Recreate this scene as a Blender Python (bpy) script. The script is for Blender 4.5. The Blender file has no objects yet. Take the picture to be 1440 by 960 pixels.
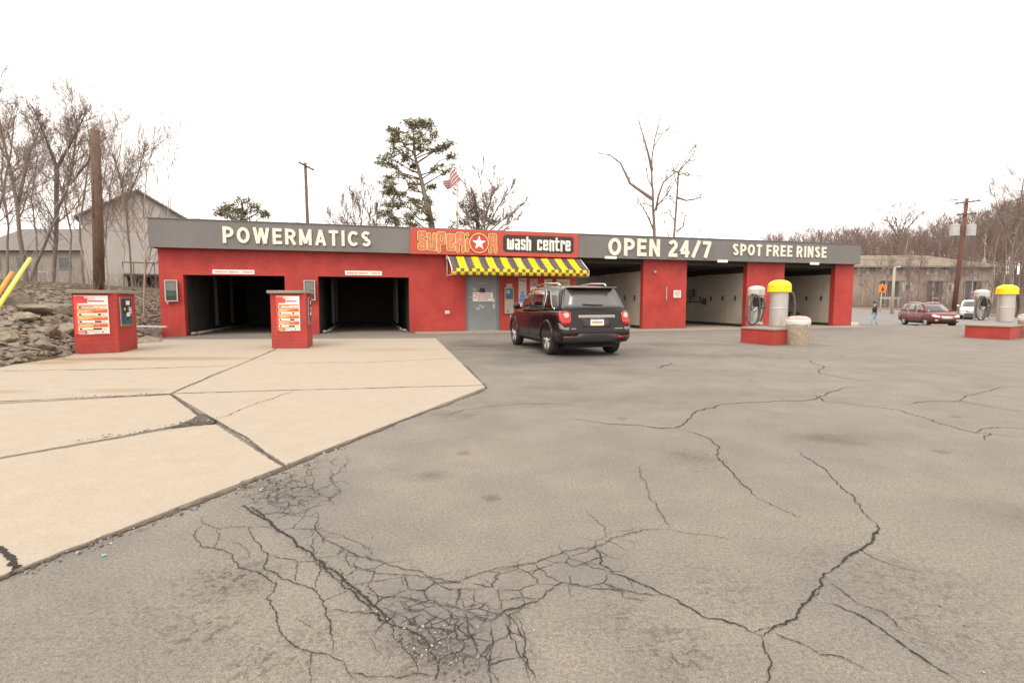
import bpy, bmesh, math, random
import numpy as np
from mathutils import Vector, Matrix
from mathutils.bvhtree import BVHTree

# ------------------------------------------------------------------ camera, sky, sun, exposure
S = bpy.context.scene
COL = S.collection
CAM_H = 1.3
PITCH = math.atan(57 / 720.0)
cam = bpy.data.objects.new('camera', bpy.data.cameras.new('camera'))
COL.objects.link(cam)
cam.location = (0, 0, CAM_H)
cam.rotation_euler = (math.pi / 2 - PITCH, 0, 0)
cam.data.sensor_width = 36.0
cam.data.lens = 18.0
cam.data.clip_end = 3000
S.camera = cam
W = bpy.data.worlds.new('World'); S.world = W; W.use_nodes = True
wn = W.node_tree; wn.nodes.clear()
w_out = wn.nodes.new('ShaderNodeOutputWorld'); w_bg = wn.nodes.new('ShaderNodeBackground')
w_sky = wn.nodes.new('ShaderNodeTexSky'); w_sky.sky_type = 'NISHITA'; w_sky.sun_disc = False
SUN_EL, SUN_AZ = math.radians(52), math.radians(200)      # azimuth clockwise from +Y
w_sky.sun_elevation = SUN_EL; w_sky.sun_rotation = SUN_AZ
w_sky.dust_density = 4.0
w_hs = wn.nodes.new('ShaderNodeHueSaturation'); w_hs.inputs['Saturation'].default_value = 0.12
w_mx = wn.nodes.new('ShaderNodeMix'); w_mx.data_type = 'RGBA'
w_mx.inputs[0].default_value = 0.8                          # mostly an even cloud layer
w_mx.inputs[7].default_value = (9.5, 8.8, 8.15, 1)
wn.links.new(w_sky.outputs[0], w_hs.inputs['Color']); wn.links.new(w_hs.outputs[0], w_mx.inputs[6])
wn.links.new(w_mx.outputs[2], w_bg.inputs[0]); w_bg.inputs[1].default_value = 0.125
wn.links.new(w_bg.outputs[0], w_out.inputs[0])
sd = bpy.data.lights.new('sun', 'SUN'); sun = bpy.data.objects.new('sun', sd); COL.objects.link(sun)
sd.energy = 0.9; sd.angle = math.radians(25); sd.color = (1, 0.93, 0.82)
sun.rotation_euler = (math.pi / 2 - SUN_EL, 0, -SUN_AZ + math.pi)
S.view_settings.view_transform = 'Standard'; S.view_settings.look = 'None'
S.view_settings.exposure = 0.85; S.view_settings.gamma = 1
S.view_settings.use_curve_mapping = False

# ------------------------------------------------------------------ survey helpers: photo pixel -> place in the world
FP = 720.0; CP, SP = math.cos(PITCH), math.sin(PITCH)
def ray(x, y):
    a = (x - 720) / FP; b = (480 - y) / FP
    return Vector((a, CP + b * SP, -SP + b * CP))
def G(x, y, z=0.0):
    r = ray(x, y); t = (z - CAM_H) / r.z
    return Vector((r.x * t, r.y * t, z))
def at(x, y, Y):
    r = ray(x, y); t = Y / r.y
    return Vector((r.x * t, Y, CAM_H + r.z * t))
BA = math.radians(15.5436); BO = Vector((-12.5804, 18.3650, 0))
UV = Vector((math.cos(BA), math.sin(BA), 0)); VV = Vector((-math.sin(BA), math.cos(BA), 0))
def BL(u, v, z=0.0): return BO + UV * u + VV * v + Vector((0, 0, z))

# ------------------------------------------------------------------ object helpers
def tag(o, label=None, cat=None, group=None, kind=None):
    if label: o['label'] = label
    if cat: o['category'] = cat
    if group: o['group'] = group
    if kind: o['kind'] = kind
    return o
def thing(name, label, cat, loc=(0, 0, 0), rz=0.0, group=None):
    o = bpy.data.objects.new(name, None); COL.objects.link(o)
    o.location = loc; o.rotation_euler = (0, 0, rz); o.empty_display_size = 0.2
    return tag(o, label, cat, group)
def copy_thing(root, loc, rz=0.0, sc=1.0, label=None):
    c = root.copy(); COL.objects.link(c); c.location = loc; c.rotation_euler = (0, 0, rz)
    c.scale = (sc, sc, sc)
    if label: c['label'] = label
    for ch in list(root.children):
        d = ch.copy(); COL.objects.link(d); d.parent = c
        for g in list(ch.children):
            e = g.copy(); COL.objects.link(e); e.parent = d
    return c

def frame_of(d):
    d = d.normalized(); r = Vector((0, 0, 1)) if abs(d.z) < 0.9 else Vector((1, 0, 0))
    a = d.cross(r).normalized(); return a, d.cross(a)

class MB:
    def __init__(s): s.v = []; s.f = []; s.m = []; s.sm = []
    def face(s, idx, mi=0, smooth=False): s.f.append(idx); s.m.append(mi); s.sm.append(smooth)
    def pts(s, ps):
        n = len(s.v); s.v.extend([tuple(p) for p in ps]); return n
    def box(s, x0, x1, y0, y1, z0, z1, mi=0, M=None):
        P = [Vector(p) for p in ((x0,y0,z0),(x1,y0,z0),(x1,y1,z0),(x0,y1,z0),(x0,y0,z1),(x1,y0,z1),(x1,y1,z1),(x0,y1,z1))]
        if M is not None: P = [M @ p for p in P]
        n = s.pts(P)
        for q in ((0,3,2,1),(4,5,6,7),(0,1,5,4),(1,2,6,5),(2,3,7,6),(3,0,4,7)): s.face([n+i for i in q], mi)
        return s
    def prism(s, poly, z0, z1, mi=0, mtop=None):
        k = len(poly); n = s.pts([(p[0], p[1], z0) for p in poly] + [(p[0], p[1], z1) for p in poly])
        s.face([n + i for i in range(k)][::-1], mi); s.face([n + k + i for i in range(k)], mi if mtop is None else mtop)
        for i in range(k): s.face([n+i, n+(i+1)%k, n+k+(i+1)%k, n+k+i], mi)
        return s
    def tube(s, P, R, k=8, mi=0, cap=True, smooth=True):
        P = [Vector(p) for p in P]
        if not hasattr(R, '__len__'): R = [R] * len(P)
        n = len(s.v); L = len(P)
        a0 = None
        for i, p in enumerate(P):
            d = (P[min(i+1, L-1)] - P[max(i-1, 0)])
            if d.length < 1e-9: d = Vector((0, 0, 1))
            d.normalize()
            if a0 is None: a, b = frame_of(d)
            else:
                a = a0 - d * a0.dot(d)
                if a.length < 1e-6: a, b = frame_of(d)
                a.normalize(); b = d.cross(a)
            a0 = a
            for j in range(k):
                t = 2 * math.pi * j / k
                q = p + (a * math.cos(t) + b * math.sin(t)) * R[i]
                s.v.append((q.x, q.y, q.z))
        for i in range(L - 1):
            for j in range(k):
                jj = (j + 1) % k
                s.face([n+i*k+j, n+i*k+jj, n+(i+1)*k+jj, n+(i+1)*k+j], mi, smooth)
        if cap and k > 2:
            s.face([n + j for j in range(k)][::-1], mi); s.face([n + (L-1)*k + j for j in range(k)], mi)
        return s
    def lathe(s, prof, k=24, c=(0, 0, 0), mi=0, axis='z', smooth=True, cap=True):
        q = []
        for (a, b) in zip(prof[:-1], prof[1:]):          # holding loops keep long walls straight when shaded smooth
            L = math.hypot(b[0]-a[0], b[1]-a[1]); q.append(a)
            if L > .12: q += [(a[0] + (b[0]-a[0])*f, a[1] + (b[1]-a[1])*f) for f in (.008/L, 1 - .008/L)]
        prof = q + [prof[-1]]
        n = len(s.v)
        for (r, z) in prof:
            for j in range(k):
                t = 2 * math.pi * j / k
                p = (r*math.cos(t), r*math.sin(t), z) if axis == 'z' else (r*math.cos(t), z, r*math.sin(t))
                s.v.append((c[0]+p[0], c[1]+p[1], c[2]+p[2]))
        fl = axis != 'z'
        for i in range(len(prof) - 1):
            for j in range(k):
                jj = (j+1) % k; q = [n+i*k+j, n+i*k+jj, n+(i+1)*k+jj, n+(i+1)*k+j]
                s.face(q[::-1] if fl else q, mi, smooth)
        if not cap: return s
        a = [n+j for j in range(k)]; b = [n+(len(prof)-1)*k+j for j in range(k)]
        s.face(a if fl else a[::-1], mi); s.face(b[::-1] if fl else b, mi)
        return s
    def quad(s, a, b, c, d, mi=0, smooth=False):
        n = s.pts((a, b, c, d)); s.face([n, n+1, n+2, n+3], mi, smooth); return s
    def tri(s, a, b, c, mi=0):
        n = s.pts((a, b, c)); s.face([n, n+1, n+2], mi); return s
    def mesh(s, name, mats):
        me = bpy.data.meshes.new(name); me.from_pydata(s.v, [], s.f)
        for m in (mats if isinstance(mats, (list, tuple)) else [mats]): me.materials.append(m)
        me.polygons.foreach_set('material_index', s.m); me.polygons.foreach_set('use_smooth', s.sm)
        me.update(); return me
    def build(s, name, mats, parent=None, bevel=0, loc=None, rz=0.0, subsurf=0):
        o = bpy.data.objects.new(name, s.mesh(name, mats)); COL.objects.link(o)
        if parent: o.parent = parent
        if loc is not None: o.location = loc; o.rotation_euler = (0, 0, rz)
        if bevel:
            b = o.modifiers.new('bevel', 'BEVEL'); b.width = bevel; b.segments = 2; b.limit_method = 'ANGLE'
        if subsurf:
            b = o.modifiers.new('sub', 'SUBSURF'); b.levels = subsurf; b.render_levels = subsurf
        return o

# ------------------------------------------------------------------ materials
class NT:
    def __init__(s, name):
        s.m = bpy.data.materials.new(name); s.m.use_nodes = True; s.t = s.m.node_tree
        s.b = s.t.nodes['Principled BSDF']
    def n(s, typ, **kw):
        o = s.t.nodes.new(typ)
        for k, v in kw.items(): setattr(o, k, v)
        return o
    def l(s, a, b): s.t.links.new(a, b)
    def coord(s, kind='Object', scale=None):
        c = s.n('ShaderNodeTexCoord').outputs[kind]
        if scale is not None:
            mp = s.n('ShaderNodeMapping'); s.l(c, mp.inputs[0]); mp.inputs['Scale'].default_value = scale; c = mp.outputs[0]
        return c
    def noise(s, vec, scale, detail=4, rough=0.55, dist=0.0):
        o = s.n('ShaderNodeTexNoise'); s.l(vec, o.inputs['Vector'])
        o.inputs['Scale'].default_value = scale; o.inputs['Detail'].default_value = detail
        o.inputs['Roughness'].default_value = rough; o.inputs['Distortion'].default_value = dist
        return o.outputs['Fac']
    def ramp(s, fac, stops):
        o = s.n('ShaderNodeValToRGB'); s.l(fac, o.inputs[0]); e = o.color_ramp.elements
        while len(e) < len(stops): e.new(0.5)
        for i, (p, c) in enumerate(stops):
            e[i].position = p; e[i].color = (c, c, c, 1) if not hasattr(c, '__len__') else (*c[:3], 1)
        return o.outputs[0]
    def maprange(s, v, a, b, c, d):
        o = s.n('ShaderNodeMapRange'); s.l(v, o.inputs[0])
        for i, x in enumerate((a, b, c, d)): o.inputs[i+1].default_value = x
        return o.outputs[0]
    def mix(s, fac, a, b, mode='MIX'):
        o = s.n('ShaderNodeMix', data_type='RGBA', blend_type=mode)
        for i, x in ((0, fac), (6, a), (7, b)):
            if hasattr(x, 'is_output'): s.l(x, o.inputs[i])
            elif hasattr(x, '__len__'): o.inputs[i].default_value = (*x[:3], 1)
            elif i: o.inputs[i].default_value = (x, x, x, 1)
            else: o.inputs[0].default_value = x
        return o.outputs[2]
    def math(s, op, a, b=0.0):
        o = s.n('ShaderNodeMath', operation=op)
        for i, x in ((0, a), (1, b)):
            if hasattr(x, 'is_output'): s.l(x, o.inputs[i])
            else: o.inputs[i].default_value = x
        return o.outputs[0]
    def bump(s, h, strength=0.3, dist=0.01, normal=None):
        o = s.n('ShaderNodeBump'); s.l(h, o.inputs['Height']); o.inputs['Strength'].default_value = strength
        o.inputs['Distance'].default_value = dist
        if normal is not None: s.l(normal, o.inputs['Normal'])
        return o.outputs[0]
    def set(s, **kw):
        for k, v in kw.items():
            i = s.b.inputs[{'col': 'Base Color', 'rough': 'Roughness', 'metal': 'Metallic', 'normal': 'Normal',
                            'coat': 'Coat Weight', 'emit': 'Emission Color', 'es': 'Emission Strength', 'spec': 'Specular IOR Level',
                            'trans': 'Transmission Weight', 'alpha': 'Alpha', 'coatr': 'Coat Roughness'}[k]]
            if hasattr(v, 'is_output'): s.l(v, i)
            elif hasattr(v, '__len__'): i.default_value = (*v[:3], 1)
            else: i.default_value = v
        return s.m

def simple(name, col, rough=0.6, var=0.15, scale=3.0, metal=0.0, bump=0.0, bscale=40, coat=0.0, spec=0.5):
    n = NT(name); c = n.coord()
    f = n.noise(c, scale, 5, 0.6)
    lo = [x * (1 - var) for x in col]; hi = [min(1, x * (1 + var)) for x in col]
    n.set(col=n.ramp(f, [(0.3, lo), (0.7, hi)]), rough=rough, metal=metal, coat=coat, spec=spec)
    if bump: n.set(normal=n.bump(n.noise(c, bscale, 6, 0.65), bump, 0.01))
    return n.m

def mat_asphalt():
    n = NT('asphalt'); c = n.coord()
    big = n.noise(c, 0.30, 6, 0.68, 1.2); mid = n.noise(c, 1.6, 6, 0.62)
    fine = n.noise(c, 55, 4, 0.75); grit = n.noise(c, 170, 2, 0.8)
    col = n.ramp(big, [(0.34, (0.178, 0.163, 0.141)), (0.5, (0.198, 0.180, 0.154)), (0.66, (0.214, 0.193, 0.162))])
    col = n.mix(n.maprange(mid, 0.38, 0.62, 0, 1), n.mix(1, col, (0.91, 0.91, 0.925), 'MULTIPLY'), n.mix(1, col, (1.08, 1.06, 1.03), 'MULTIPLY'))
    col = n.mix(1, col, n.ramp(fine, [(0.36, 0.72), (0.5, 1.0), (0.64, 1.2)]), 'MULTIPLY')
    col = n.mix(1, col, n.ramp(grit, [(0.34, 0.35), (0.44, 1.0), (0.59, 1.0), (0.68, 1.85)]), 'MULTIPLY')
    st = n.n('ShaderNodeAttribute', attribute_name='stain').outputs['Fac']
    stn = n.math('MULTIPLY', st, n.maprange(n.noise(c, 2.6, 6, 0.7, 0.6), 0.3, 0.62, 0.1, 1.15))
    col = n.mix(stn, col, n.mix(1, col, (0.45, 0.42, 0.40), 'MULTIPLY'))
    mot = n.n('ShaderNodeAttribute', attribute_name='mottle').outputs['Fac']
    mtn = n.math('MULTIPLY', mot, n.maprange(n.noise(c, 21, 6, 0.78, 0.9), 0.50, 0.58, 0, 1))
    col = n.mix(mtn, col, n.mix(1, col, (0.33, 0.29, 0.27), 'MULTIPLY'))
    # old drips, one here and there
    vd = n.n('ShaderNodeTexVoronoi', feature='F1', voronoi_dimensions='2D'); n.l(c, vd.inputs['Vector']); vd.inputs['Scale'].default_value = 0.75
    sc_ = n.n('ShaderNodeSeparateColor'); n.l(vd.outputs['Color'], sc_.inputs[0])
    dr_ = n.math('MULTIPLY', n.maprange(n.math('ADD', vd.outputs['Distance'], n.math('MULTIPLY', n.noise(c, 14, 4, .7), .09)), 0.06, 0.11, 0.55, 0), n.math('GREATER_THAN', sc_.outputs[0], 0.62))
    col = n.mix(dr_, col, n.mix(1, col, (0.40, 0.37, 0.34), 'MULTIPLY'))
    # alligator cracking
    ck = n.n('ShaderNodeAttribute', attribute_name='cracked').outputs['Fac']
    wv = n.n('ShaderNodeTexNoise'); n.l(c, wv.inputs['Vector']); wv.inputs['Scale'].default_value = 7; wv.inputs['Detail'].default_value = 4
    va = n.n('ShaderNodeVectorMath', operation='MULTIPLY_ADD'); n.l(wv.outputs['Color'], va.inputs[0])
    va.inputs[1].default_value = (0.11, 0.11, 0); n.l(c, va.inputs[2])
    v1 = n.n('ShaderNodeTexVoronoi', feature='DISTANCE_TO_EDGE', voronoi_dimensions='2D'); n.l(va.outputs[0], v1.inputs['Vector']); v1.inputs['Scale'].default_value = 6.5
    v2 = n.n('ShaderNodeTexVoronoi', feature='DISTANCE_TO_EDGE', voronoi_dimensions='2D'); n.l(va.outputs[0], v2.inputs['Vector']); v2.inputs['Scale'].default_value = 15
    wob = n.maprange(n.noise(c, 9, 3, 0.6), 0.36, 0.52, 0.0, 1.0)
    l1 = n.math('MULTIPLY', n.maprange(v1.outputs['Distance'], 0.008, 0.040, 1, 0), n.math('MULTIPLY', n.maprange(ck, 0.1, 0.6, 0, 1), wob))
    l2 = n.math('MULTIPLY', n.maprange(v2.outputs['Distance'], 0.02, 0.085, 1, 0), n.math('MULTIPLY', n.maprange(ck, 0.72, 1.0, 0, 1), wob))
    li = n.math('MAXIMUM', l1, l2)
    col = n.mix(n.math('MULTIPLY', ck, n.maprange(mid, 0.4, 0.6, 0.65, 0.25)), col, (0.135, 0.126, 0.119))
    col = n.mix(n.math('MULTIPLY', li, 0.92), col, (0.028, 0.023, 0.020))
    wet = n.n('ShaderNodeAttribute', attribute_name='wet').outputs['Fac']
    wtn = n.math('MULTIPLY', wet, n.maprange(n.noise(c, 0.9, 5, 0.65, 0.5), 0.38, 0.56, 0.45, 1.0))
    col = n.mix(wtn, col, n.mix(1, col, (0.40, 0.40, 0.41), 'MULTIPLY'))
    nrm = n.bump(fine, 0.35, 0.006); nrm = n.bump(grit, 0.3, 0.003, nrm)
    nrm = n.bump(n.math('SUBTRACT', 1.0, li), 0.6, 0.008, nrm)
    return n.set(col=col, rough=n.maprange(wtn, 0, 1, 0.88, 0.45), normal=nrm, spec=0.35)

def mat_concrete(name, base, stain=(0.42, 0.30, 0.17), st_amt=0.35, spots=()):
    n = NT(name); c = n.coord()
    big = n.noise(c, 0.5, 5, 0.6, 0.5); mid = n.noise(c, 4, 6, 0.65); fine = n.noise(c, 90, 4, 0.7)
    col = n.ramp(mid, [(0.3, [x*0.93 for x in base]), (0.6, base), (0.8, [min(1, x*1.04) for x in base])])
    col = n.mix(n.maprange(big, 0.5, 0.75, 0, st_amt), col, stain)
    for (sx_, sy_, rx_, ry_, k_) in spots:            # rusty run-off stains that stay where they are
        mp = n.n('ShaderNodeMapping', vector_type='POINT'); n.l(c, mp.inputs[0]); mp.inputs['Location'].default_value = (-sx_ / rx_, -sy_ / ry_, 0); mp.inputs['Scale'].default_value = (1 / rx_, 1 / ry_, 0)
        ln = n.n('ShaderNodeVectorMath', operation='LENGTH'); n.l(mp.outputs[0], ln.inputs[0])
        am = n.math('MULTIPLY', n.maprange(ln.outputs['Value'], 0.35, 1.0, k_, 0), n.maprange(mid, 0.4, 0.6, 0.6, 1.0))
        col = n.mix(am, col, n.mix(1, col, (0.72, 0.57, 0.38), 'MULTIPLY'))
    col = n.mix(1, col, n.ramp(fine, [(0.36, 0.84), (0.5, 1.0), (0.64, 1.06)]), 'MULTIPLY')
    return n.set(col=col, rough=0.85, normal=n.bump(fine, 0.25, 0.004), spec=0.3)

def mat_block(name, col):        # painted block masonry: u along x, z up
    n = NT(name); c = n.coord()
    sx = n.n('ShaderNodeSeparateXYZ'); n.l(c, sx.inputs[0]); cx = n.n('ShaderNodeCombineXYZ')
    n.l(n.math('ADD', sx.outputs[0], sx.outputs[1]), cx.inputs[0]); n.l(sx.outputs[2], cx.inputs[1])
    br = n.n('ShaderNodeTexBrick'); n.l(cx.outputs[0], br.inputs['Vector'])
    br.inputs['Scale'].default_value = 1.0; br.inputs['Brick Width'].default_value = 0.4; br.inputs['Row Height'].default_value = 0.1
    br.inputs['Mortar Size'].default_value = 0.006; br.inputs['Mortar Smooth'].default_value = 0.4
    f = n.noise(c, 1.2, 6, 0.65); g = n.noise(c, 9, 5, 0.7)
    cc = n.ramp(f, [(0.36, [x*0.80 for x in col]), (0.64, [min(1, x*1.12 + .008) for x in col])])
    cc = n.mix(n.maprange(g, 0.56, 0.66, 0, 0.4), cc, [x*0.72 + 0.03 for x in col])
    cc = n.mix(n.math('MULTIPLY', br.outputs['Fac'], 0.7), cc, [x*0.62 for x in col])
    # grime splashed on the lowest courses
    gr = n.math('MULTIPLY', n.maprange(sx.outputs[2], 0.0, 0.4, 1, 0), n.maprange(g, 0.4, 0.65, 0, 0.6))
    cc = n.mix(gr, cc, (0.16, 0.075, 0.06))
    nr = n.bump(n.math('SUBTRACT', 1.0, br.outputs['Fac']), 0.35, 0.006)
    return n.set(col=cc, rough=0.62, normal=n.bump(g, 0.15, 0.01, nr))

def mat_ribbed():
    n = NT('ribbed_grey_metal'); c = n.coord()
    wv = n.n('ShaderNodeTexWave', wave_type='BANDS', bands_direction='X', wave_profile='SIN')
    n.l(c, wv.inputs['Vector']); wv.inputs['Scale'].default_value = 2.6
    f = n.noise(n.coord('Object', (0.6, 0.6, 0.25)), 1.3, 6, 0.7)
    col = n.ramp(f, [(0.35, (0.155, 0.145, 0.139)), (0.65, (0.185, 0.173, 0.165))])
    col = n.mix(n.maprange(wv.outputs['Fac'], 0, 0.25, 0.16, 0), col, (0.10, 0.09, 0.086))
    return n.set(col=col, rough=0.55, normal=n.bump(wv.outputs['Fac'], 0.18, 0.006), spec=0.4)

def mat_bark(name, c0, c1, sc=1.0):
    n = NT(name); c = n.coord('Object', (3*sc, 3*sc, 0.7*sc))
    f = n.noise(c, 4, 6, 0.7)
    return n.set(col=n.ramp(f, [(0.3, c0), (0.7, c1)]), rough=0.9, normal=n.bump(f, 0.5, 0.02), spec=0.2)

M = {}
M['asphalt'] = mat_asphalt()
M['concrete'] = mat_concrete('concrete', (0.372, 0.320, 0.252), (0.345, 0.285, 0.205), 0.3, [(-9.3, 11.3, 1.8, .55, 1), (-7.4, 11.4, 2.2, .5, .8), (-9.6, 10.6, .9, .35, .9), (-5.6, 7.3, .8, .25, .6), (-7.3, 7.2, .7, .2, .6), (-3.2, 13.5, 1.5, .8, .4)])
M['walk'] = mat_concrete('walk_concrete', (0.34, 0.29, 0.23))
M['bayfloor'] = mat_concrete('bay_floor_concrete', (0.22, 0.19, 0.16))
M['capstone'] = mat_concrete('cap_concrete', (0.27, 0.235, 0.19))
M['red'] = mat_block('red_painted_block', (0.41, 0.032, 0.023))
M['redk'] = mat_block('red_painted_kiosk', (0.40, 0.032, 0.023))
M['fascia'] = mat_ribbed()
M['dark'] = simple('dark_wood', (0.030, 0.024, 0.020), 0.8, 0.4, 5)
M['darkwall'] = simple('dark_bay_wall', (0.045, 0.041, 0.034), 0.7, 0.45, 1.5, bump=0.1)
M['panel'] = simple('bay_wall_panel', (0.38, 0.325, 0.265), 0.55, 0.12, 1.2, bump=0.05)
M['roof'] = simple('roof_membrane', (0.12, 0.115, 0.11), 0.9, 0.2, 2)
M['white'] = simple('white_paint', (0.78, 0.75, 0.70), 0.5, 0.06, 4)
M['cream'] = simple('cream_letter', (0.76, 0.70, 0.59), 0.5, 0.12, 6)
M['signred'] = simple('sign_red', (0.47, 0.062, 0.040), 0.45, 0.06, 2)
M['salmon'] = simple('sign_salmon', (0.55, 0.17, 0.10), 0.45, 0.25, 6)
M['signyellow'] = simple('sign_yellow', (0.80, 0.50, 0.12), 0.45, 0.08, 6)
M['signblack'] = simple('sign_black', (0.030, 0.024, 0.020), 0.5, 0.2, 4)
M['yellow'] = simple('awning_yellow', (0.80, 0.60, 0.015), 0.7, 0.07, 3)
M['awngrey'] = simple('awning_grey', (0.115, 0.095, 0.095), 0.75, 0.12, 3)
M['steel'] = simple('galvanised_steel', (0.50, 0.49, 0.47), 0.38, 0.12, 6, metal=0.85)
M['doorgrey'] = simple('grey_door_paint', (0.215, 0.225, 0.232), 0.5, 0.1, 2.5)
M['doorframe'] = simple('door_frame_paint', (0.17, 0.175, 0.18), 0.5, 0.1, 3)
M['tanmetal'] = simple('tan_metal', (0.36, 0.31, 0.25), 0.45, 0.08, 4)
M['teal'] = simple('teal_panel', (0.035, 0.085, 0.11), 0.35, 0.2, 6)
M['tealight'] = simple('teal_light', (0.09, 0.27, 0.33), 0.4, 0.25, 9)
M['blackplastic'] = simple('black_plastic', (0.022, 0.021, 0.020), 0.5, 0.2, 5)
M['hose'] = simple('grey_hose', (0.09, 0.085, 0.08), 0.55, 0.25, 12)
M['posterw'] = simple('poster_white', (0.46, 0.42, 0.40), 0.4, 0.1, 7)
M['posterb'] = simple('poster_blue', (0.10, 0.20, 0.42), 0.4, 0.4, 8)
M['posterp'] = simple('poster_pink', (0.40, 0.20, 0.22), 0.4, 0.4, 9)
M['posterg'] = simple('poster_green', (0.32, 0.33, 0.18), 0.4, 0.3, 7)
M['boardred'] = simple('board_red', (0.68, 0.06, 0.05), 0.4, 0.25, 7)
M['boardorange'] = simple('board_orange', (0.80, 0.33, 0.10), 0.4, 0.3, 9)
M['boardpale'] = simple('board_pale', (0.76, 0.55, 0.42), 0.4, 0.1, 9)
M['ink'] = simple('ink_dark', (0.055, 0.03, 0.025), 0.5, 0.3, 9)
M['inkred'] = simple('ink_red', (0.50, 0.22, 0.18), 0.5, 0.2, 9)
M['green'] = simple('signal_green', (0.02, 0.10, 0.055), 0.35, 0.4, 9)
M['glassdark'] = simple('signal_lens', (0.16, 0.155, 0.145), 0.2, 0.25, 9)
M['crack'] = simple('crack_dirt', (0.022, 0.018, 0.015), 0.95, 0.35, 30)
M['dirt'] = simple('edge_dirt', (0.085, 0.068, 0.052), 0.95, 0.5, 25, bump=0.6, bscale=90)
M['bark'] = mat_bark('bark_brown', (0.14, 0.112, 0.098), (0.26, 0.215, 0.19))
M['twig'] = mat_bark('twig_brown', (0.21, 0.158, 0.137), (0.33, 0.265, 0.232))
M['barkpale'] = mat_bark('bark_birch', (0.30, 0.26, 0.21), (0.52, 0.46, 0.38), 1.5)
M['twigpale'] = mat_bark('twig_tan', (0.17, 0.125, 0.098), (0.25, 0.19, 0.15))
M['twigfar'] = mat_bark('twig_far', (0.19, 0.138, 0.122), (0.29, 0.22, 0.195))
M['wood'] = mat_bark('pole_wood', (0.10, 0.065, 0.045), (0.20, 0.135, 0.098), 1.5)
M['woodred'] = mat_bark('pole_wood_red', (0.12, 0.06, 0.045), (0.18, 0.095, 0.07), 1.5)
M['wire'] = simple('wire_grey', (0.14, 0.125, 0.12), 0.6, 0.05)

# ------------------------------------------------------------------ the ground
def ss(a, b, x):
    t = np.clip((np.asarray(x, float) - a) / (b - a), 0, 1); return t * t * (3 - 2 * t)
def lotz(x, y):
    x = np.asarray(x, float); y = np.asarray(y, float)
    z = -0.55 * ss(24, 37, y) * ss(19, 26, x) * (1 - ss(42, 66, y))
    return z + 0.02 * np.clip(x - 33, 0, 14)
def foot(y): return np.interp(y, [-10, 10, 12, 17, 18.4, 28, 60, 200], [-10, -10, -10.4, -12.3, -13.0, -15.7, -24, -60])
def terr(x, y):
    x = np.asarray(x, float); y = np.asarray(y, float)
    d = np.clip(foot(y) - x, 0, None)
    z = lotz(x, y) - 0.06 + np.where(d > 0, 2.3 * (1 - np.exp(-d / 3.5)) + 0.025 * d, 0)
    z = z + 0.2 * ss(45.75, 46.0, x) + 0.02 * np.clip(x - 46, 0, 60)
    z = z + 0.06 * np.clip(y + 0.55 * x - 128, 0, 160) * ss(0, 30, x)
    return z
def tz(x, y): return float(terr(x, y))
def lz(x, y): return float(lotz(x, y))

def grid_mesh(name, xs, ys, zf, mat, attrs=None, keep=None):
    X, Y = np.meshgrid(xs, ys); Z = zf(X, Y); nx, ny = len(xs), len(ys)
    V = np.stack([X, Y, Z], -1).reshape(-1, 3)
    i = np.arange(nx * ny).reshape(ny, nx)
    F = np.stack([i[:-1, :-1], i[:-1, 1:], i[1:, 1:], i[1:, :-1]], -1).reshape(-1, 4)
    if keep is not None:
        c = V[F].mean(1); F = F[keep(c[:, 0], c[:, 1])]
    me = bpy.data.meshes.new(name); me.from_pydata(V.tolist(), [], F.tolist()); me.materials.append(mat)
    me.polygons.foreach_set('use_smooth', [True] * len(F))
    for k, fn in (attrs or {}).items():
        a = me.attributes.new(k, 'FLOAT', 'POINT'); a.data.foreach_set('value', fn(V[:, 0], V[:, 1]).astype(np.float32))
    me.update(); o = bpy.data.objects.new(name, me); COL.objects.link(o); return o

def growth(a, b, fine_a, fine_b, step, g=1.09):
    xs = list(np.arange(fine_a, fine_b, step)); s = step; x = xs[-1]
    while x < b: s *= g; x += s; xs.append(min(x, b))
    s = step; x = xs[0]
    while x > a: s *= g; x -= s; xs.insert(0, max(x, a))
    return np.array(sorted(set(xs)))

def pip(px, py, poly):
    inside = np.zeros(px.shape, bool); n = len(poly)
    for i in range(n):
        x0, y0 = poly[i]; x1, y1 = poly[(i + 1) % n]
        c = ((y0 > py) != (y1 > py)) & (px < (x1 - x0) * (py - y0) / (y1 - y0 + 1e-12) + x0)
        inside ^= c
    return inside
def soft_poly(x, y, polys, r):
    out = np.zeros(x.shape)
    for k in range(9):
        dx, dy = (0, 0) if k == 8 else (r * math.cos(k * math.pi / 4), r * math.sin(k * math.pi / 4))
        m = np.zeros(x.shape, bool)
        for p in polys: m |= pip(x + dx, y + dy, p)
        out += m / 9.0
    return out
def g2(pts): return [tuple(G(*p))[:2] for p in pts]
def blobs(x, y, bl):          # (px, py, half width px, half height px, strength) of marks on the pavement
    out = np.zeros(x.shape)
    for (px, py, wx, wy, s) in bl:
        c = G(px, py); r = (G(px + wx, py) - c).length; q = abs(G(px, py - wy).y - c.y)
        out = np.maximum(out, s * np.exp(-((x - c.x) / r) ** 2 - ((y - c.y) / q) ** 2))
    return out

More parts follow.
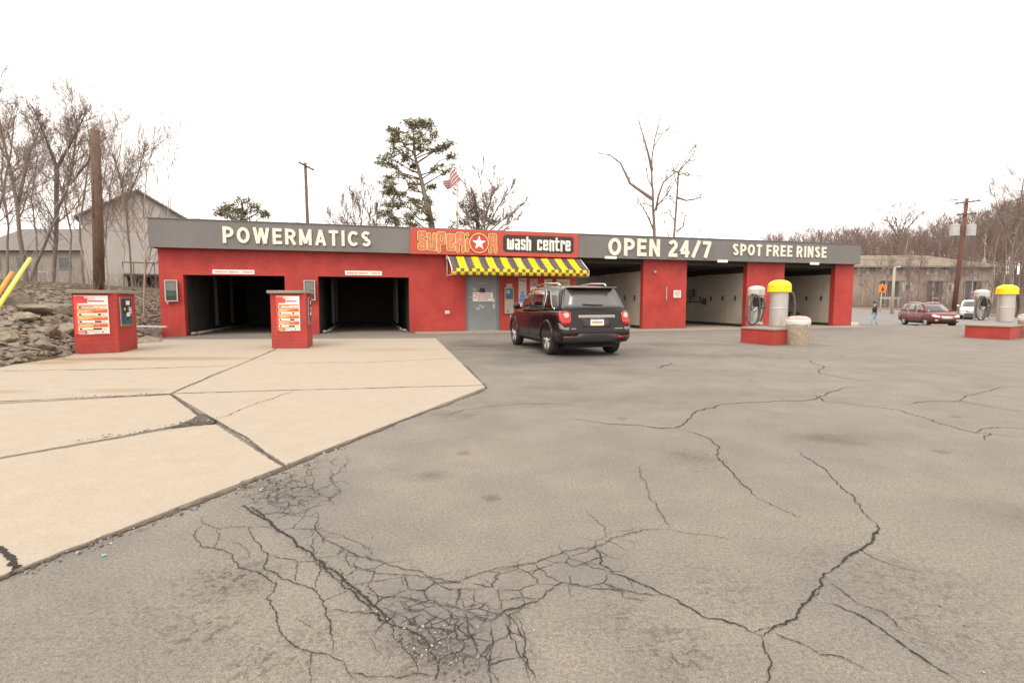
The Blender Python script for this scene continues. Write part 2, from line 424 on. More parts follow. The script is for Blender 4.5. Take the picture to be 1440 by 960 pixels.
ALLI = [g2([(345, 690), (395, 662), (470, 640), (488, 655), (480, 700), (446, 716), (450, 745), (500, 775), (560, 792),
            (640, 817), (700, 800), (790, 772), (860, 746), (935, 743), (870, 776), (852, 800), (945, 838), (830, 832), (790, 824),
            (725, 862), (745, 960), (600, 960), (550, 905), (510, 850), (470, 805), (430, 770), (385, 738)])]
ALLC = [g2([(345, 695), (405, 665), (440, 680), (430, 720), (385, 725), (345, 712)]),
        g2([(500, 835), (560, 840), (700, 850), (705, 900), (730, 960), (620, 960), (560, 890)])]
def f_crack(x, y): return np.clip(0.7 * soft_poly(x, y, ALLI, 0.10) + 0.35 * soft_poly(x, y, ALLC, 0.10), 0, 1)
def f_stain(x, y): return blobs(x, y, [(1175, 617, 75, 9, .75), (1010, 625, 60, 12, .3), (600, 668, 30, 6, .55), (970, 640, 40, 14, .35), (614, 912, 52, 24, .95),
    (740, 568, 110, 5, .35), (650, 583, 50, 7, .5), (880, 560, 160, 10, .35), (330, 823, 50, 20, .4), (1060, 555, 120, 8, .25), (960, 500, 120, 4, .4),
    (1230, 520, 90, 4, .3), (560, 660, 20, 5, .3), (1420, 720, 50, 20, .3), (450, 690, 40, 10, .3), (790, 545, 60, 6, .45), (900, 522, 140, 4, .4)])
def f_mottle(x, y): return blobs(x, y, [(614, 908, 60, 40, 1.1), (560, 865, 50, 30, .8), (400, 700, 60, 18, .8), (690, 850, 70, 40, .6), (318, 815, 60, 30, 1), (290, 885, 60, 30, .8), (370, 930, 60, 34, .8), (200, 860, 110, 40, .35), (445, 900, 60, 40, .5),
    (1250, 810, 120, 60, .45), (950, 910, 60, 40, .7), (870, 870, 70, 30, .5), (1020, 830, 70, 40, .5), (1330, 880, 100, 60, .5), (980, 645, 40, 20, .4), (960, 920, 30, 20, 1), (100, 900, 90, 50, .3)])
def f_wet(x, y): return np.clip(blobs(x, y, [(760, 500, 140, 9, .8), (900, 493, 60, 4, .8), (1000, 500, 70, 2, .4), (700, 487, 90, 7, 1), (660, 483, 40, 6, .9), (810, 492, 95, 6, .9), (720, 508, 70, 5, .7), (880, 500, 50, 5, .5), (930, 484, 80, 3, .7), (880, 512, 90, 3, .5), (640, 520, 30, 6, .4), (960, 527, 60, 3, .35), (1010, 485, 60, 2, .5)]), 0, 1)

xs = growth(-17, 45.85, -3.0, 4.6, 0.06, 1.07); ys = growth(-9, 70, 1.2, 5.4, 0.06, 1.06)
lot = grid_mesh('asphalt_lot', xs, ys, lotz, M['asphalt'], {'cracked': f_crack, 'stain': f_stain, 'mottle': f_mottle, 'wet': f_wet})
tag(lot, 'cracked grey asphalt parking lot in front of the car wash', 'parking lot', kind='structure')

nt = NT('wild_ground'); c = nt.coord()
f1 = nt.noise(c, 0.35, 6, 0.65); f2 = nt.noise(c, 6, 6, 0.75); f3 = nt.noise(c, 40, 4, 0.75)
gc = nt.ramp(f1, [(0.3, (0.115, 0.082, 0.058)), (0.5, (0.145, 0.112, 0.078)), (0.68, (0.135, 0.118, 0.062))])
gc = nt.mix(nt.maprange(f2, 0.35, 0.65, 0, 1), nt.mix(1, gc, (0.6, 0.55, 0.52), 'MULTIPLY'), nt.mix(1, gc, (1.35, 1.3, 1.25), 'MULTIPLY'))
gc = nt.mix(1, gc, nt.ramp(f3, [(0.3, 0.6), (0.7, 1.35)]), 'MULTIPLY')
M['wild'] = nt.set(col=gc, rough=0.95, normal=nt.bump(f3, 0.8, 0.05), spec=0.1)
txs = growth(-400, 420, -26, -9, 0.5, 1.07); tys = growth(-60, 700, 6, 30, 0.5, 1.07)
ter = grid_mesh('ground', txs, tys, terr, M['wild'])
tag(ter, 'rough ground of leaf litter and dead grass round the lot', 'ground', kind='structure')

# the public road past the right end of the lot
nt = NT('road_asphalt'); c = nt.coord(); f1 = nt.noise(c, 0.5, 5, 0.6); f2 = nt.noise(c, 30, 4, 0.7)
M['road'] = nt.set(col=nt.mix(1, nt.ramp(f1, [(0.3, (0.185, 0.170, 0.162)), (0.7, (0.222, 0.205, 0.194))]), nt.ramp(f2, [(0.3, 0.85), (0.7, 1.12)]), 'MULTIPLY'), rough=0.85)
def roadx(y): return 27.5 + 0.02 * (y - 34)
road = grid_mesh('road', np.linspace(20, 45.7, 40), np.linspace(31.5, 69.5, 60), lambda x, y: lotz(x, y) + 0.006, M['road'],
                 keep=lambda x, y: (y > 40.2 - 0.3 * (x - 20)))
tag(road, 'grey public road beyond the car wash lot', 'road', kind='structure')
mb = MB()
for y0 in np.arange(34, 69, 1.0):
    for xo, w in ((44.3, .07),):
        a = [(xo - w, y0, lz(xo, y0) + .011), (xo + w, y0, lz(xo, y0) + .011), (xo + w, y0 + 1, lz(xo, y0 + 1) + .011), (xo - w, y0 + 1, lz(xo, y0 + 1) + .011)]
        mb.quad(*a)
o = mb.build('road_marking', M['white']); tag(o, 'white edge line painted along the road', 'road marking', kind='structure')
mb = MB(); prev = None
for y0 in np.arange(30, 72, 1.5):
    z0, z1 = lz(45.85, y0), lz(45.85, y0 + 1.5)
    n = mb.pts([(45.7, y0, z0 - .2), (46.1, y0, z0 - .2), (46.1, y0, z0 + .2), (45.7, y0, z0 + .2), (45.7, y0+1.5, z1 - .2), (46.1, y0+1.5, z1 - .2), (46.1, y0+1.5, z1 + .2), (45.7, y0+1.5, z1 + .2)])
    for q in ((0, 4, 7, 3), (3, 7, 6, 2), (1, 2, 6, 5)): mb.face([n + i for i in q])
o = mb.build('kerb', M['walk']); tag(o, 'pale concrete kerb along the far side of the road', 'kerb', kind='structure')
# kerbed grass verge between lot and road
vp = [at(1292, 461, 29.0), at(1356, 463, 27.5), at(1356, 456, 32), at(1302, 455, 32.5)]
vpz = [(p.x, p.y, lz(p.x, p.y)) for p in vp]
mb = MB(); n = mb.pts([(x, y, z - .2) for x, y, z in vpz] + [(x, y, z + .05) for x, y, z in vpz])
mb.face([n+4, n+5, n+6, n+7])
for i in range(4): mb.face([n+i, n+(i+1) % 4, n+4+(i+1) % 4, n+4+i])
o = mb.build('verge', simple('verge_dead_grass', (0.26, 0.20, 0.125), 0.95, 0.3, 3, bump=0.8, bscale=20), bevel=0.03)
tag(o, 'tan kerbed verge between the lot and the road', 'verge', kind='structure')
p0 = BL(31.62, 0.2); p1 = BL(32.6, 0.5)
mb = MB(); mb.prism([(p0.x, p0.y), (p1.x, p1.y), (p1.x - .3, p1.y + 1.3), (p0.x - .3, p0.y + 1.4)], -0.35, 0.13)
o = mb.build('kerb', simple('pale_kerb', (0.55, 0.52, 0.47), 0.8, 0.08, 5), bevel=0.03); tag(o, 'short white kerb end beside the last brick pillar', 'kerb', kind='structure')

# concrete apron, slab by slab
rnd = random.Random(5)
def jag(pts, step=0.05, amp=0.006, inset=0.010):
    out = []; k = len(pts)
    c = sum((Vector((p[0], p[1])) for p in pts), Vector((0, 0))) / k
    for i in range(k):
        a = Vector(pts[i]); b = Vector(pts[(i+1) % k]); L = (b - a).length; m = max(1, min(120, int(L / step)))
        nrm = Vector((-(b-a).y, (b-a).x)) / max(L, 1e-6)
        if (c - a).dot(nrm) < 0: nrm = -nrm
        for j in range(m):
            p = a.lerp(b, j / m) + nrm * (inset + abs(rnd.gauss(0, amp)) * (1.0 + (2 if rnd.random() < .03 else 0)))
            out.append((p.x, p.y))
    return out
SLABS = [[(-420, 590), (240, 555), (388, 492), (384, 477), (231, 478), (90, 500), (-420, 560)],
         [(240, 555), (682, 543), (613, 476), (384, 477), (388, 492)],
         [(240, 555), (682, 543), (683, 546), (401, 657), (307, 595)],
         [(-420, 592), (240, 556), (280, 586), (255, 598.5), (156, 617.8), (0, 645.5), (-420, 736)],
         [(-420, 739), (0, 647.3), (156, 620.2), (222, 607.5), (262, 600), (305, 598), (399.5, 658), (0, 815), (-420, 1000)]]
for i, s in enumerate(SLABS):
    poly = jag(g2(s))
    bm = bmesh.new(); vs = [bm.verts.new((p[0], p[1], 0.014 + 0.0015 * (i % 3))) for p in poly]
    f = bm.faces.new(vs); f.normal_update()
    if f.normal.z < 0: bmesh.ops.reverse_faces(bm, faces=[f])
    ex = bmesh.ops.extrude_face_region(bm, geom=[f]); 
    for v in [e for e in ex['geom'] if isinstance(e, bmesh.types.BMVert)]: v.co.z = 0.014 + 0.0015 * (i % 3)
    for v in vs: v.co.z = -0.02
    bmesh.ops.recalc_face_normals(bm, faces=bm.faces[:])
    me = bpy.data.meshes.new('concrete_slab'); bm.to_mesh(me); bm.free(); me.materials.append(M['concrete'])
    o = bpy.data.objects.new('concrete_slab', me); COL.objects.link(o)
    tag(o, ['large tan concrete slab under the two red pay kiosks', 'tan concrete slab in front of the second wash bay', 'pointed tan concrete slab reaching into the asphalt', 'tan concrete slab at the left edge of the apron', 'nearest tan concrete slab at the lower left'][i], 'concrete slab', 'tan concrete slabs of the apron', 'structure')

def fract(pts, jit, lev=4):
    P = [Vector((p[0], p[1])) for p in pts]
    for l in range(lev):
        Q = []
        for a, b in zip(P[:-1], P[1:]):
            L = (b - a).length
            if L < 0.009: Q.append(a); continue
            n = Vector((-(b-a).y, (b-a).x)); Q += [a, a.lerp(b, rnd.uniform(.4, .6)) + n * rnd.gauss(0, jit * (.7 if l < 1 else (1.6 if L < .08 else 1.1)))]
        P = Q + [P[-1]]
    return P
def ribbon(mb, pts, w, z, jit=0.09, lev=6, taper=True, mi=0):
    P = fract(pts, jit, lev); L = len(P); prev = None; ph = rnd.random() * 9
    wn_ = 1.0
    for i, p in enumerate(P):
        d = (P[min(i+1, L-1)] - P[max(i-1, 0)]); d = d.normalized() if d.length > 1e-9 else Vector((1, 0)); n = Vector((-d.y, d.x))
        wn_ = 0.5 * wn_ + 0.5 * rnd.uniform(0.1, 2.0)
        t = min(1, 6 * min(i, L - 1 - i) / L + 0.25) if taper else 1
        ww = w * wn_ * t
        zz = z + lz(p.x, p.y)
        cur = mb.pts([(p.x + n.x*ww, p.y + n.y*ww, zz), (p.x - n.x*ww*rnd.uniform(.6, 1.2), p.y - n.y*ww, zz)])
        if prev is not None: mb.face([prev, prev+1, cur+1, cur], mi)
        prev = cur
    return mb
def Z3(l): return [(250 + x / 2.88, 640 + y / 2.88) for x, y in l]      # from enlargements of the photo
def Z2(l): return [(700 + x / 1.92, 460 + y / 1.92) for x, y in l]
CR = []   # (pixel polyline, half width m)
CR += [(Z3(l), w) for l, w in [
 ([(250,205),(380,285),(490,370),(545,400),(600,455),(680,510),(750,570),(830,640),(880,690)], .016),
 ([(262,200),(390,292),(470,345)], .010), ([(545,405),(620,480),(700,545),(770,610),(850,680),(960,720),(1040,790)], .009),
 ([(553,225),(555,300),(600,345),(660,370),(720,405),(810,425),(930,465),(1060,500),(1140,515),(1220,480),(1440,440)], .006),
 ([(555,300),(640,320),(720,350),(775,375),(795,415)], .0035), ([(660,375),(700,450),(800,480),(930,485),(1020,500),(1100,545),(1240,545)], .005),
 ([(100,275),(65,325),(95,370),(150,378),(215,400),(225,430),(260,460),(330,480),(400,520),(380,560),(385,620),(405,660),(410,710),(470,770),(530,795),(600,805),(650,830),(690,880),(740,925)], .006),
 ([(290,290),(330,360),(365,405),(350,460),(410,490),(480,520),(550,545),(590,590),(600,640),(620,700),(630,770),(620,800)], .006),
 ([(365,405),(430,420),(485,435),(540,430),(585,465),(560,510),(555,545)], .0045), ([(485,435),(480,480),(480,515)], .004),
 ([(590,590),(640,570),(690,550)], .004), ([(600,640),(640,625),(700,640),(770,640),(840,650),(870,700),(885,750),(920,790),(965,840),(970,900)], .005),
 ([(160,300),(165,340),(150,378)], .004), ([(80,250),(100,275),(170,300),(230,290),(290,290),(350,290),(390,300)], .004),
 ([(535,795),(535,860),(538,930)], .004), ([(690,880),(780,900),(880,905),(960,885),(1050,900)], .005),
 ([(560,330),(540,370),(545,400)], .005), ([(610,10),(540,60),(545,120),(560,155),(620,175),(660,155),(650,130),(620,90),(680,40),(680,0)], .004),
 ([(270,210),(330,240),(430,235),(480,240),(550,210),(620,175),(660,160)], .004), ([(410,195),(400,170),(440,140),(545,120)], .004),
 ([(350,180),(420,120),(500,95),(545,70)], .004), ([(300,200),(360,160),(380,190),(410,195)], .004), ([(510,250),(530,225),(553,225)], .003),
 ([(780,565),(850,575),(930,580),(1050,600),(1130,620),(1170,635)], .005), ([(900,590),(920,625),(1000,630),(1050,660),(1110,690),(1170,700),(1200,760),(1215,810)], .004),
 ([(1270,670),(1275,740),(1270,800),(1265,880),(1300,925)], .005), ([(1440,590),(1380,620),(1310,635),(1270,670),(1170,650)], .005),
 ([(1350,640),(1340,720),(1370,770),(1410,840),(1430,925)], .0045), ([(1360,640),(1395,690),(1410,760),(1405,820)], .003), ([(905,490),(910,530)], .003),
 ([(1050,600),(1110,650),(1190,670),(1270,670)], .004), ([(1170,640),(1175,720),(1200,760)], .004), ([(1190,540),(1200,590),(1180,640)], .003), ([(1300,545),(1310,600),(1310,635)], .003),
 ([(215,350),(260,370),(300,420)], .003), ([(740,715),(800,715),(850,710)], .0025), ([(770,740),(800,790),(830,805)], .003), ([(480,660),(520,690),(550,700)], .003)]]
CR += [(Z2(l), w) for l, w in [
 ([(-15,665),(60,645),(110,635),(190,605),(270,590),(310,570),(380,552),(462,547)], .0065), ([(462,547),(430,480),(400,420),(383,370)], .0055), ([(462,547),(560,560),(625,575)], .004),
 ([(240,500),(265,520),(290,545),(295,570)], .004), ([(270,590),(275,640),(330,670),(400,700),(460,725),(550,780),(640,800),(715,835)], .008),
 ([(715,835),(780,795),(820,750),(870,705),(900,660)], .011), ([(900,660),(960,610),(1015,575),(1020,530)], .016), ([(1020,530),(985,495),(965,460),(905,410),(860,370),(815,335)], .008),
 ([(715,835),(720,870),(740,915),(725,965)], .006), ([(740,825),(830,860),(870,885),(930,890),(1000,930)], .005), ([(680,825),(720,815),(770,810)], .004),
 ([(900,690),(970,745),(1050,775),(1095,820)], .0055), ([(890,745),(960,770),(1010,800),(1110,870),(1160,905),(1245,960)], .009),
 ([(985,605),(1030,630),(1110,655),(1150,665)], .005), ([(460,725),(400,720),(330,710),(250,705),(170,690),(110,735),(20,765),(-20,800)], .006),
 ([(100,640),(130,670),(170,690)], .005), ([(0,740),(60,730),(110,735)], .004), ([(40,660),(110,655)], .0035), ([(185,620),(240,640),(275,640)], .004), ([(300,690),(340,730),(400,740)], .004), ([(10,770),(40,790),(70,840),(80,900),(105,960)], .006),
 ([(840,735),(870,715)], .004), ([(860,640),(885,650)], .003),
 ([(-160,245),(-90,222),(0,212),(140,206),(200,207)], .008), ([(200,245),(300,262),(380,265),(440,273),(480,272),(520,245),(540,225),(600,210),(700,203),(830,198),(880,185),(930,165),(975,160)], .016),
 ([(480,275),(530,285),(575,305),(600,325),(590,345),(625,385),(660,425),(700,460)], .010), ([(700,460),(760,490),(820,515)], .006),
 ([(855,180),(880,200),(930,205),(1020,215),(1090,225),(1170,250),(1290,285),(1421,300)], .012), ([(1090,210),(1180,200),(1260,200),(1330,215),(1421,230)], .013),
 ([(830,85),(880,110),(870,125),(950,140),(1050,150)], .016), ([(470,95),(440,110),(425,112)], .02), ([(560,40),(700,75),(830,85)], .010), ([(1250,200),(1265,185),(1400,160)], .012), ([(1290,285),(1350,270),(1430,275)], .012), ([(1330,285),(1310,305)], .010)]]
mb = MB()
for i, (pl, w) in enumerate(CR): ribbon(mb, g2(pl), w * 0.37, 0.004 + 0.00006 * (i % 40), 0.06 if w < .0155 else .05)
o = mb.build('pavement_crack', M['crack']); tag(o, 'dark open cracks wandering across the asphalt', 'cracks', kind='structure')
# dirt along the slab joints and the apron edge, and the raveled patch
mb = MB()
for i, (pl, w) in enumerate([([(-30, 828), (0, 815), (200, 738), (330, 688)], .016), ([(330, 688), (398, 660), (480, 627)], .022), ([(480, 627), (683, 547)], .014), ([(683, 546), (655, 515), (613, 476)], .035)]):
    ribbon(mb, g2(pl), w, 0.006 + .0005 * i, 0.02, 5, False)
for i, (pl, w) in enumerate([([(-200, 579), (0, 566), (240, 555)], .012), ([(240, 555), (300, 528), (388, 492)], .012), ([(240, 555), (417, 549.6), (682, 543)], .009), ([(240, 555), (281, 586)], .010), ([(-200, 690), (0, 646.5), (156, 619), (255, 600)], .007), ([(305, 595), (344, 616), (375, 642), (400, 658)], .008)]):
    ribbon(mb, g2(pl), w, 0.0185 + .0004 * i, 0.012, 5, False)
pp = jag(g2([(222, 607), (262, 596), (281, 584), (288, 583), (306, 592), (306, 598), (270, 602)]), .05, .02, 0)
n = mb.pts([(p[0], p[1], 0.0215) for p in pp]); mb.face(list(range(n, n + len(pp))))
o = mb.build('joint_dirt', M['dirt']); tag(o, 'dark dirt packed into the joints and edge of the concrete apron', 'dirt', kind='structure')
mb = MB()
for i, (pl, w) in enumerate([([(307, 590), (364.6, 567), (417, 549.6)], .006), ([(0, 522.5), (156, 520), (323, 515)], .012), ([(385, 512), (521, 510.5), (656, 504)], .008), ([(-8, 770), (10, 785), (22, 800), (16, 812)], .012), ([(60, 500), (110, 508)], .004)]):
    ribbon(mb, g2(pl), w, 0.0185 + .0003 * i, 0.04, 5)
o = mb.build('slab_crack', M['crack']); tag(o, 'thin cracks across the tan concrete slabs', 'cracks', kind='structure')

# loose grit
def pebble(mb, p, r, mi=0):
    k = 5; a = rnd.random() * 6.3; t = []
    n = mb.pts([(p.x + r*rnd.uniform(.7, 1.2)*math.cos(a + j*6.283/k), p.y + r*rnd.uniform(.7, 1.2)*math.sin(a + j*6.283/k), p.z - r*.2) for j in range(k)]
             + [(p.x + r*.6*math.cos(a + j*6.283/k), p.y + r*.6*math.sin(a + j*6.283/k), p.z + r*rnd.uniform(.3, .7)) for j in range(k)])
    for j in range(k): mb.face([n+j, n+(j+1) % k, n+k+(j+1) % k, n+k+j], mi)
    mb.face([n + k + j for j in range(k)], mi)
mb = MB()
def strew(pl, count, spread, rlo, rhi, z=0.004):
    P = g2(pl)
    for _ in range(count):
        t = rnd.random() * (len(P) - 1); i = int(t); f = t - i
        x = P[i][0] * (1-f) + P[i+1][0] * f + rnd.gauss(0, spread); y = P[i][1] * (1-f) + P[i+1][1] * f + rnd.gauss(0, spread)
        r = rlo + (rhi - rlo) * rnd.random() ** 4
        pebble(mb, Vector((x, y, z)), r, 0 if rnd.random() < .5 else (1 if rnd.random() < .85 else 2))
strew([(0, 817), (200, 742), (398, 663)], 260, .03, .003, .016); strew([(398, 664), (480, 630), (683, 549)], 160, .04, .003, .014)
strew([(345, 690), (400, 680)], 150, .08, .003, .013); strew([(570, 885), (614, 912), (660, 945)], 600, .05, .0015, .007); strew([(430, 770), (555, 880)], 260, .03, .002, .006)
strew([(240, 603), (300, 594)], 120, .06, .004, .018, .04); strew([(100, 628), (260, 601)], 90, .04, .003, .014, .036); strew([(240, 556), (100, 562)], 60, .06, .004, .014, .036)
for _ in range(420): x, y = rnd.uniform(-3, 6), 1.5 + 7 * rnd.random() ** 1.6; pebble(mb, Vector((x, y, .003)), rnd.uniform(.0018, .0045), rnd.choice((0, 1, 2, 2)))
o = mb.build('gravel', [simple('grit_grey', (0.20, 0.18, 0.16), .9, .3, 60), simple('grit_dark', (0.08, 0.07, 0.06), .9, .3, 60), simple('grit_pale', (0.45, 0.40, 0.34), .9, .2, 60)])
tag(o, 'loose grit strewn along the cracks and the slab edge', 'gravel', kind='stuff')
mb = MB(); c0 = G(146, 781); pp = [(c0.x + .013*math.cos(t)*(1 + .3*math.sin(3*t)), c0.y + .014*math.sin(t), .0045) for t in np.linspace(0, 6.28, 12)[:-1]]
n = mb.pts(pp); mb.face(list(range(n, n + len(pp))))
o = mb.build('paint_mark', simple('turquoise_paint', (0.12, 0.36, 0.29), .6, .1)); tag(o, 'small turquoise paint spot on the asphalt near the slab edge', 'paint mark', kind='structure')
# concrete walk along the front of the building
mb = MB(); P = [BL(8.95, -0.02), BL(8.95, -0.75), BL(15.9, -0.75), BL(15.9, -0.02)]
mb.prism([(p.x, p.y) for p in P], -0.02, 0.05)
P = [BL(15.95, -0.02), BL(15.95, -1.3), BL(31.4, -1.3), BL(31.4, -0.02)]
mb.prism([(p.x, p.y) for p in P], -0.3, 0.012)
o = mb.build('walkway', M['walk']); tag(o, 'pale concrete strip along the foot of the building', 'walkway', kind='structure')

# ------------------------------------------------------------------ the car wash building
bld = thing('car_wash_building', 'long low red block car wash with grey ribbed fascia and five open bays', 'building', BO, BA)
H0 = 3.2; DEPTH = 10.0
def wall_grid(us, zs, solid, v0, v1, mi=0):
    mb = MB(); nu, nz = len(us) - 1, len(zs) - 1
    S_ = lambda i, j: 0 <= i < nu and 0 <= j < nz and solid(i, j)
    for i in range(nu):
        for j in range(nz):
            if not S_(i, j): continue
            a, b, c, d = us[i], us[i+1], zs[j], zs[j+1]
            mb.quad((a, v0, c), (b, v0, c), (b, v0, d), (a, v0, d), mi); mb.quad((b, v1, c), (a, v1, c), (a, v1, d), (b, v1, d), mi)
            if not S_(i-1, j): mb.quad((a, v1, c), (a, v0, c), (a, v0, d), (a, v1, d), mi)
            if not S_(i+1, j): mb.quad((b, v0, c), (b, v1, c), (b, v1, d), (b, v0, d), mi)
            if not S_(i, j-1): mb.quad((a, v0, c), (a, v1, c), (b, v1, c), (b, v0, c), mi)
            if not S_(i, j+1): mb.quad((a, v0, d), (b, v0, d), (b, v1, d), (a, v1, d), mi)
    return mb
us = [0, .76, 4.14, 5.32, 8.76, 11.06, 12.53, 15.95]; zs = [-0.1, 2.24, 2.42, H0]
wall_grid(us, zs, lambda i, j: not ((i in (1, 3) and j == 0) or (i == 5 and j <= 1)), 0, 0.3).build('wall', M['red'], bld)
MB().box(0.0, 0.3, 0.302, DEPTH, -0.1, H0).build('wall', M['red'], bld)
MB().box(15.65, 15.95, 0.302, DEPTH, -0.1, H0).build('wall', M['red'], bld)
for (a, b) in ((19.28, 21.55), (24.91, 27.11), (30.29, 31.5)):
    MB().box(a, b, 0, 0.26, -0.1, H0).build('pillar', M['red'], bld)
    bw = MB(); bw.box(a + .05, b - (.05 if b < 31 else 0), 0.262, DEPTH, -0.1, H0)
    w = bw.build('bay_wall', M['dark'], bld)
    p = MB(); 
    for k in range(8): p.box(a + .02, a + .047, .31 + k * 1.21, .31 + k * 1.21 + 1.2, .16, 2.68 + .05 * ((k * 7) % 3 - 1) * .3)  # panels stop above the floor; dark core below stands for kerb shade
    w2 = p.build('wall_panel', M['panel'], w)
    for k in range(7): MB().box(a - .02, a + .018, .75 + k * .95, .83 + k * .95, 1.32, 1.56).build('mat_clip', M['blackplastic'], w)
w = MB().box(15.951, 15.99, 0.31, DEPTH, .16, 2.68).build('wall_panel', M['panel'], bld)
# wash gear on the fourth bay's side wall
mb = MB(); mb.box(24.84, 24.928, 4.2, 4.9, 1.5, 1.95); mb.build('control_box', M['blackplastic'], bld, bevel=.01)
mb = MB(); mb.tube([(24.89, 3.3, 1.25), (24.89, 6.0, 1.25), (24.89, 6.05, 0.2)], .025, 6); mb.box(24.86, 24.926, 3.1, 3.4, 1.1, 1.42); mb.build('pipe', M['blackplastic'], bld)
mb = MB(); mb.box(30.27, 30.308, 2.2, 2.9, .62, .66); mb.box(30.27, 30.308, 2.2, 2.24, .45, .62); mb.box(30.27, 30.308, 2.86, 2.9, .45, .62); mb.box(30.27, 30.308, 2.5, 2.56, .45, .58)
mb.box(30.27, 30.308, 3.6, 3.7, .55, .62); mb.box(30.27, 30.308, 3.1, 3.3, .43, .47); mb.box(30.27, 30.308, 1.4, 1.8, .22, .28); mb.box(30.27, 30.308, 2.0, 2.3, .25, .29); mb.build('bracket', M['blackplastic'], bld)
M['railsteel'] = simple('dull_rail_steel', (.30, .28, .26), .5, .2, 6, metal=.3)
# wash bays one and two: dark side walls, partition, back doors
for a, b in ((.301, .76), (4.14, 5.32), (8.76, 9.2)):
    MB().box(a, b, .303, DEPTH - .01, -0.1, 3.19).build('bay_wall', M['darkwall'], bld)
MB().box(9.201, 15.649, DEPTH - .3, DEPTH, -0.1, H0).build('wall', M['red'], bld)
for a, b in ((.76, 4.14), (5.32, 8.76)):
    mb = MB()
    mb.box(a + .25, b - .25, DEPTH - .2, DEPTH - .1, .0, 2.319)
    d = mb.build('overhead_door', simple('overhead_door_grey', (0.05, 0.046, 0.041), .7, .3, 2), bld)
    MB().box(a, a + .25, DEPTH - .25, DEPTH, -.1, 3.18).box(b - .25, b, DEPTH - .25, DEPTH, -.1, 3.18).box(a + .25, b - .25, DEPTH - .25, DEPTH, 2.32, 3.18).build('door_surround', M['darkwall'], bld)
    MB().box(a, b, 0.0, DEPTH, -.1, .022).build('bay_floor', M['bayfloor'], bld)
    for x in (a + .28, b - .28):
        r = MB(); pts = [(x, .35, .11), (x, DEPTH - .6, .11)]
        r.tube(pts, .05, 8); r.tube([(x, .35, .11), (x + (.22 if x > (a+b)/2 else -.22) * .6, .12, .11)], .05, 8)
        for v in np.arange(.4, DEPTH - .6, 1.4): r.box(x - .04, x + .04, v, v + .1, .02, .08)
        r.build('guide_rail', M['railsteel'], bld)
    g = MB(); 
    for vv in (2.5, 5.0): g.box(a + .06, b - .06, vv, vv + .15, 2.55, 2.75)
    for vv in (2.6, 5.1): g.box(a + .3, a + .42, vv, vv + .12, .3, 2.54); g.box(b - .42, b - .3, vv, vv + .12, .3, 2.54)
    g.build('wash_gantry', M['blackplastic'], bld)
for a, b in ((15.99, 19.28), (21.5, 24.95), (27.06, 30.33)):
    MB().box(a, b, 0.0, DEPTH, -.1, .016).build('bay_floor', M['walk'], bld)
    mb = MB()
    for k in range(8): mb.box(a, b, .5 + k * 1.2, .62 + k * 1.2, 2.9, 3.19)
    mb.build('ceiling_joist', M['dark'], bld)
    MB().box(a + .02, b - .02, .04, .2, 2.96, 3.198).build('header_beam', M['dark'], bld)
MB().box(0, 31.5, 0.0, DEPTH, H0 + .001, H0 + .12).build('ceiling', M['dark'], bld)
rf = MB().box(-.05, 31.45, -.3, DEPTH + .05, 3.55, 3.66).build('roof', M['roof'], bld)
mb = MB(); mb.lathe([(.11, 0), (.11, .3), (.2, .3), (.2, .36), (.02, .46)], 12, (12.4, 6, 3.66)); mb.build('vent_pipe', M['steel'], rf)
# fascia band all round: front, ends and back, with soffit and coping
FZ0, FZ1, FV = 3.165, 4.155, -0.36
fa = MB()
fa.box(-.13, 31.46, FV, FV + .05, FZ0, FZ1); fa.box(-.13, -.08, FV + .051, DEPTH + .35, FZ0, FZ1); fa.box(31.41, 31.46, FV + .051, DEPTH + .35, FZ0, FZ1)
fa.box(-.079, 31.409, DEPTH + .3, DEPTH + .35, FZ0, FZ1)
fas = fa.build('fascia', M['fascia'], bld)
MB().box(-.08, 31.41, FV + .052, -.002, 3.175, 3.2).build('soffit', M['dark'], fas)
cp_ = MB(); cp_.box(-.16, 31.49, FV - .03, FV + .08, FZ1 + .001, FZ1 + .03); cp_.box(-.16, -.05, FV + .081, DEPTH + .38, FZ1 + .001, FZ1 + .03); cp_.box(31.38, 31.49, FV + .081, DEPTH + .38, FZ1 + .001, FZ1 + .03)
cp_.build('coping', simple('coping_metal', (0.16, 0.145, 0.138), .5, .1), fas)
# door
dr = MB().box(11.17, 12.42, .09, .14, .05, 2.33).build('door', M['doorgrey'], bld)
MB().box(11.06, 11.168, .06, .2, -.0, 2.42).box(12.422, 12.53, .06, .2, 0, 2.42).box(11.168, 12.422, .06, .2, 2.332, 2.42).build('door_frame', M['doorframe'], dr)
MB().box(11.0, 12.6, -.05, .2, .0, .052).build('door_sill', simple('sill_pale', (.5, .45, .38), .8), dr)
mb = MB(); mb.lathe([(.03, 0), (.032, .04), (.02, .05)], 10, (12.28, .02, 1.07), axis='y'); mb.box(12.2, 12.3, .03, .06, 1.05, 1.08); mb.box(12.24, 12.32, .08, .089, .98, 1.18); mb.box(12.24, 12.32, .075, .089, 1.25, 1.4); mb.build('handle', M['steel'], dr)
mb = MB(); mb.lathe([(.13, 0), (.13, .012)], 16, (11.78, .076, 1.72), axis='y'); mb.build('peep_window', M['blackplastic'], dr)
STK = [M['posterw'], M['posterp'], simple('sticker_pink', (.5, .38, .36), .5)]
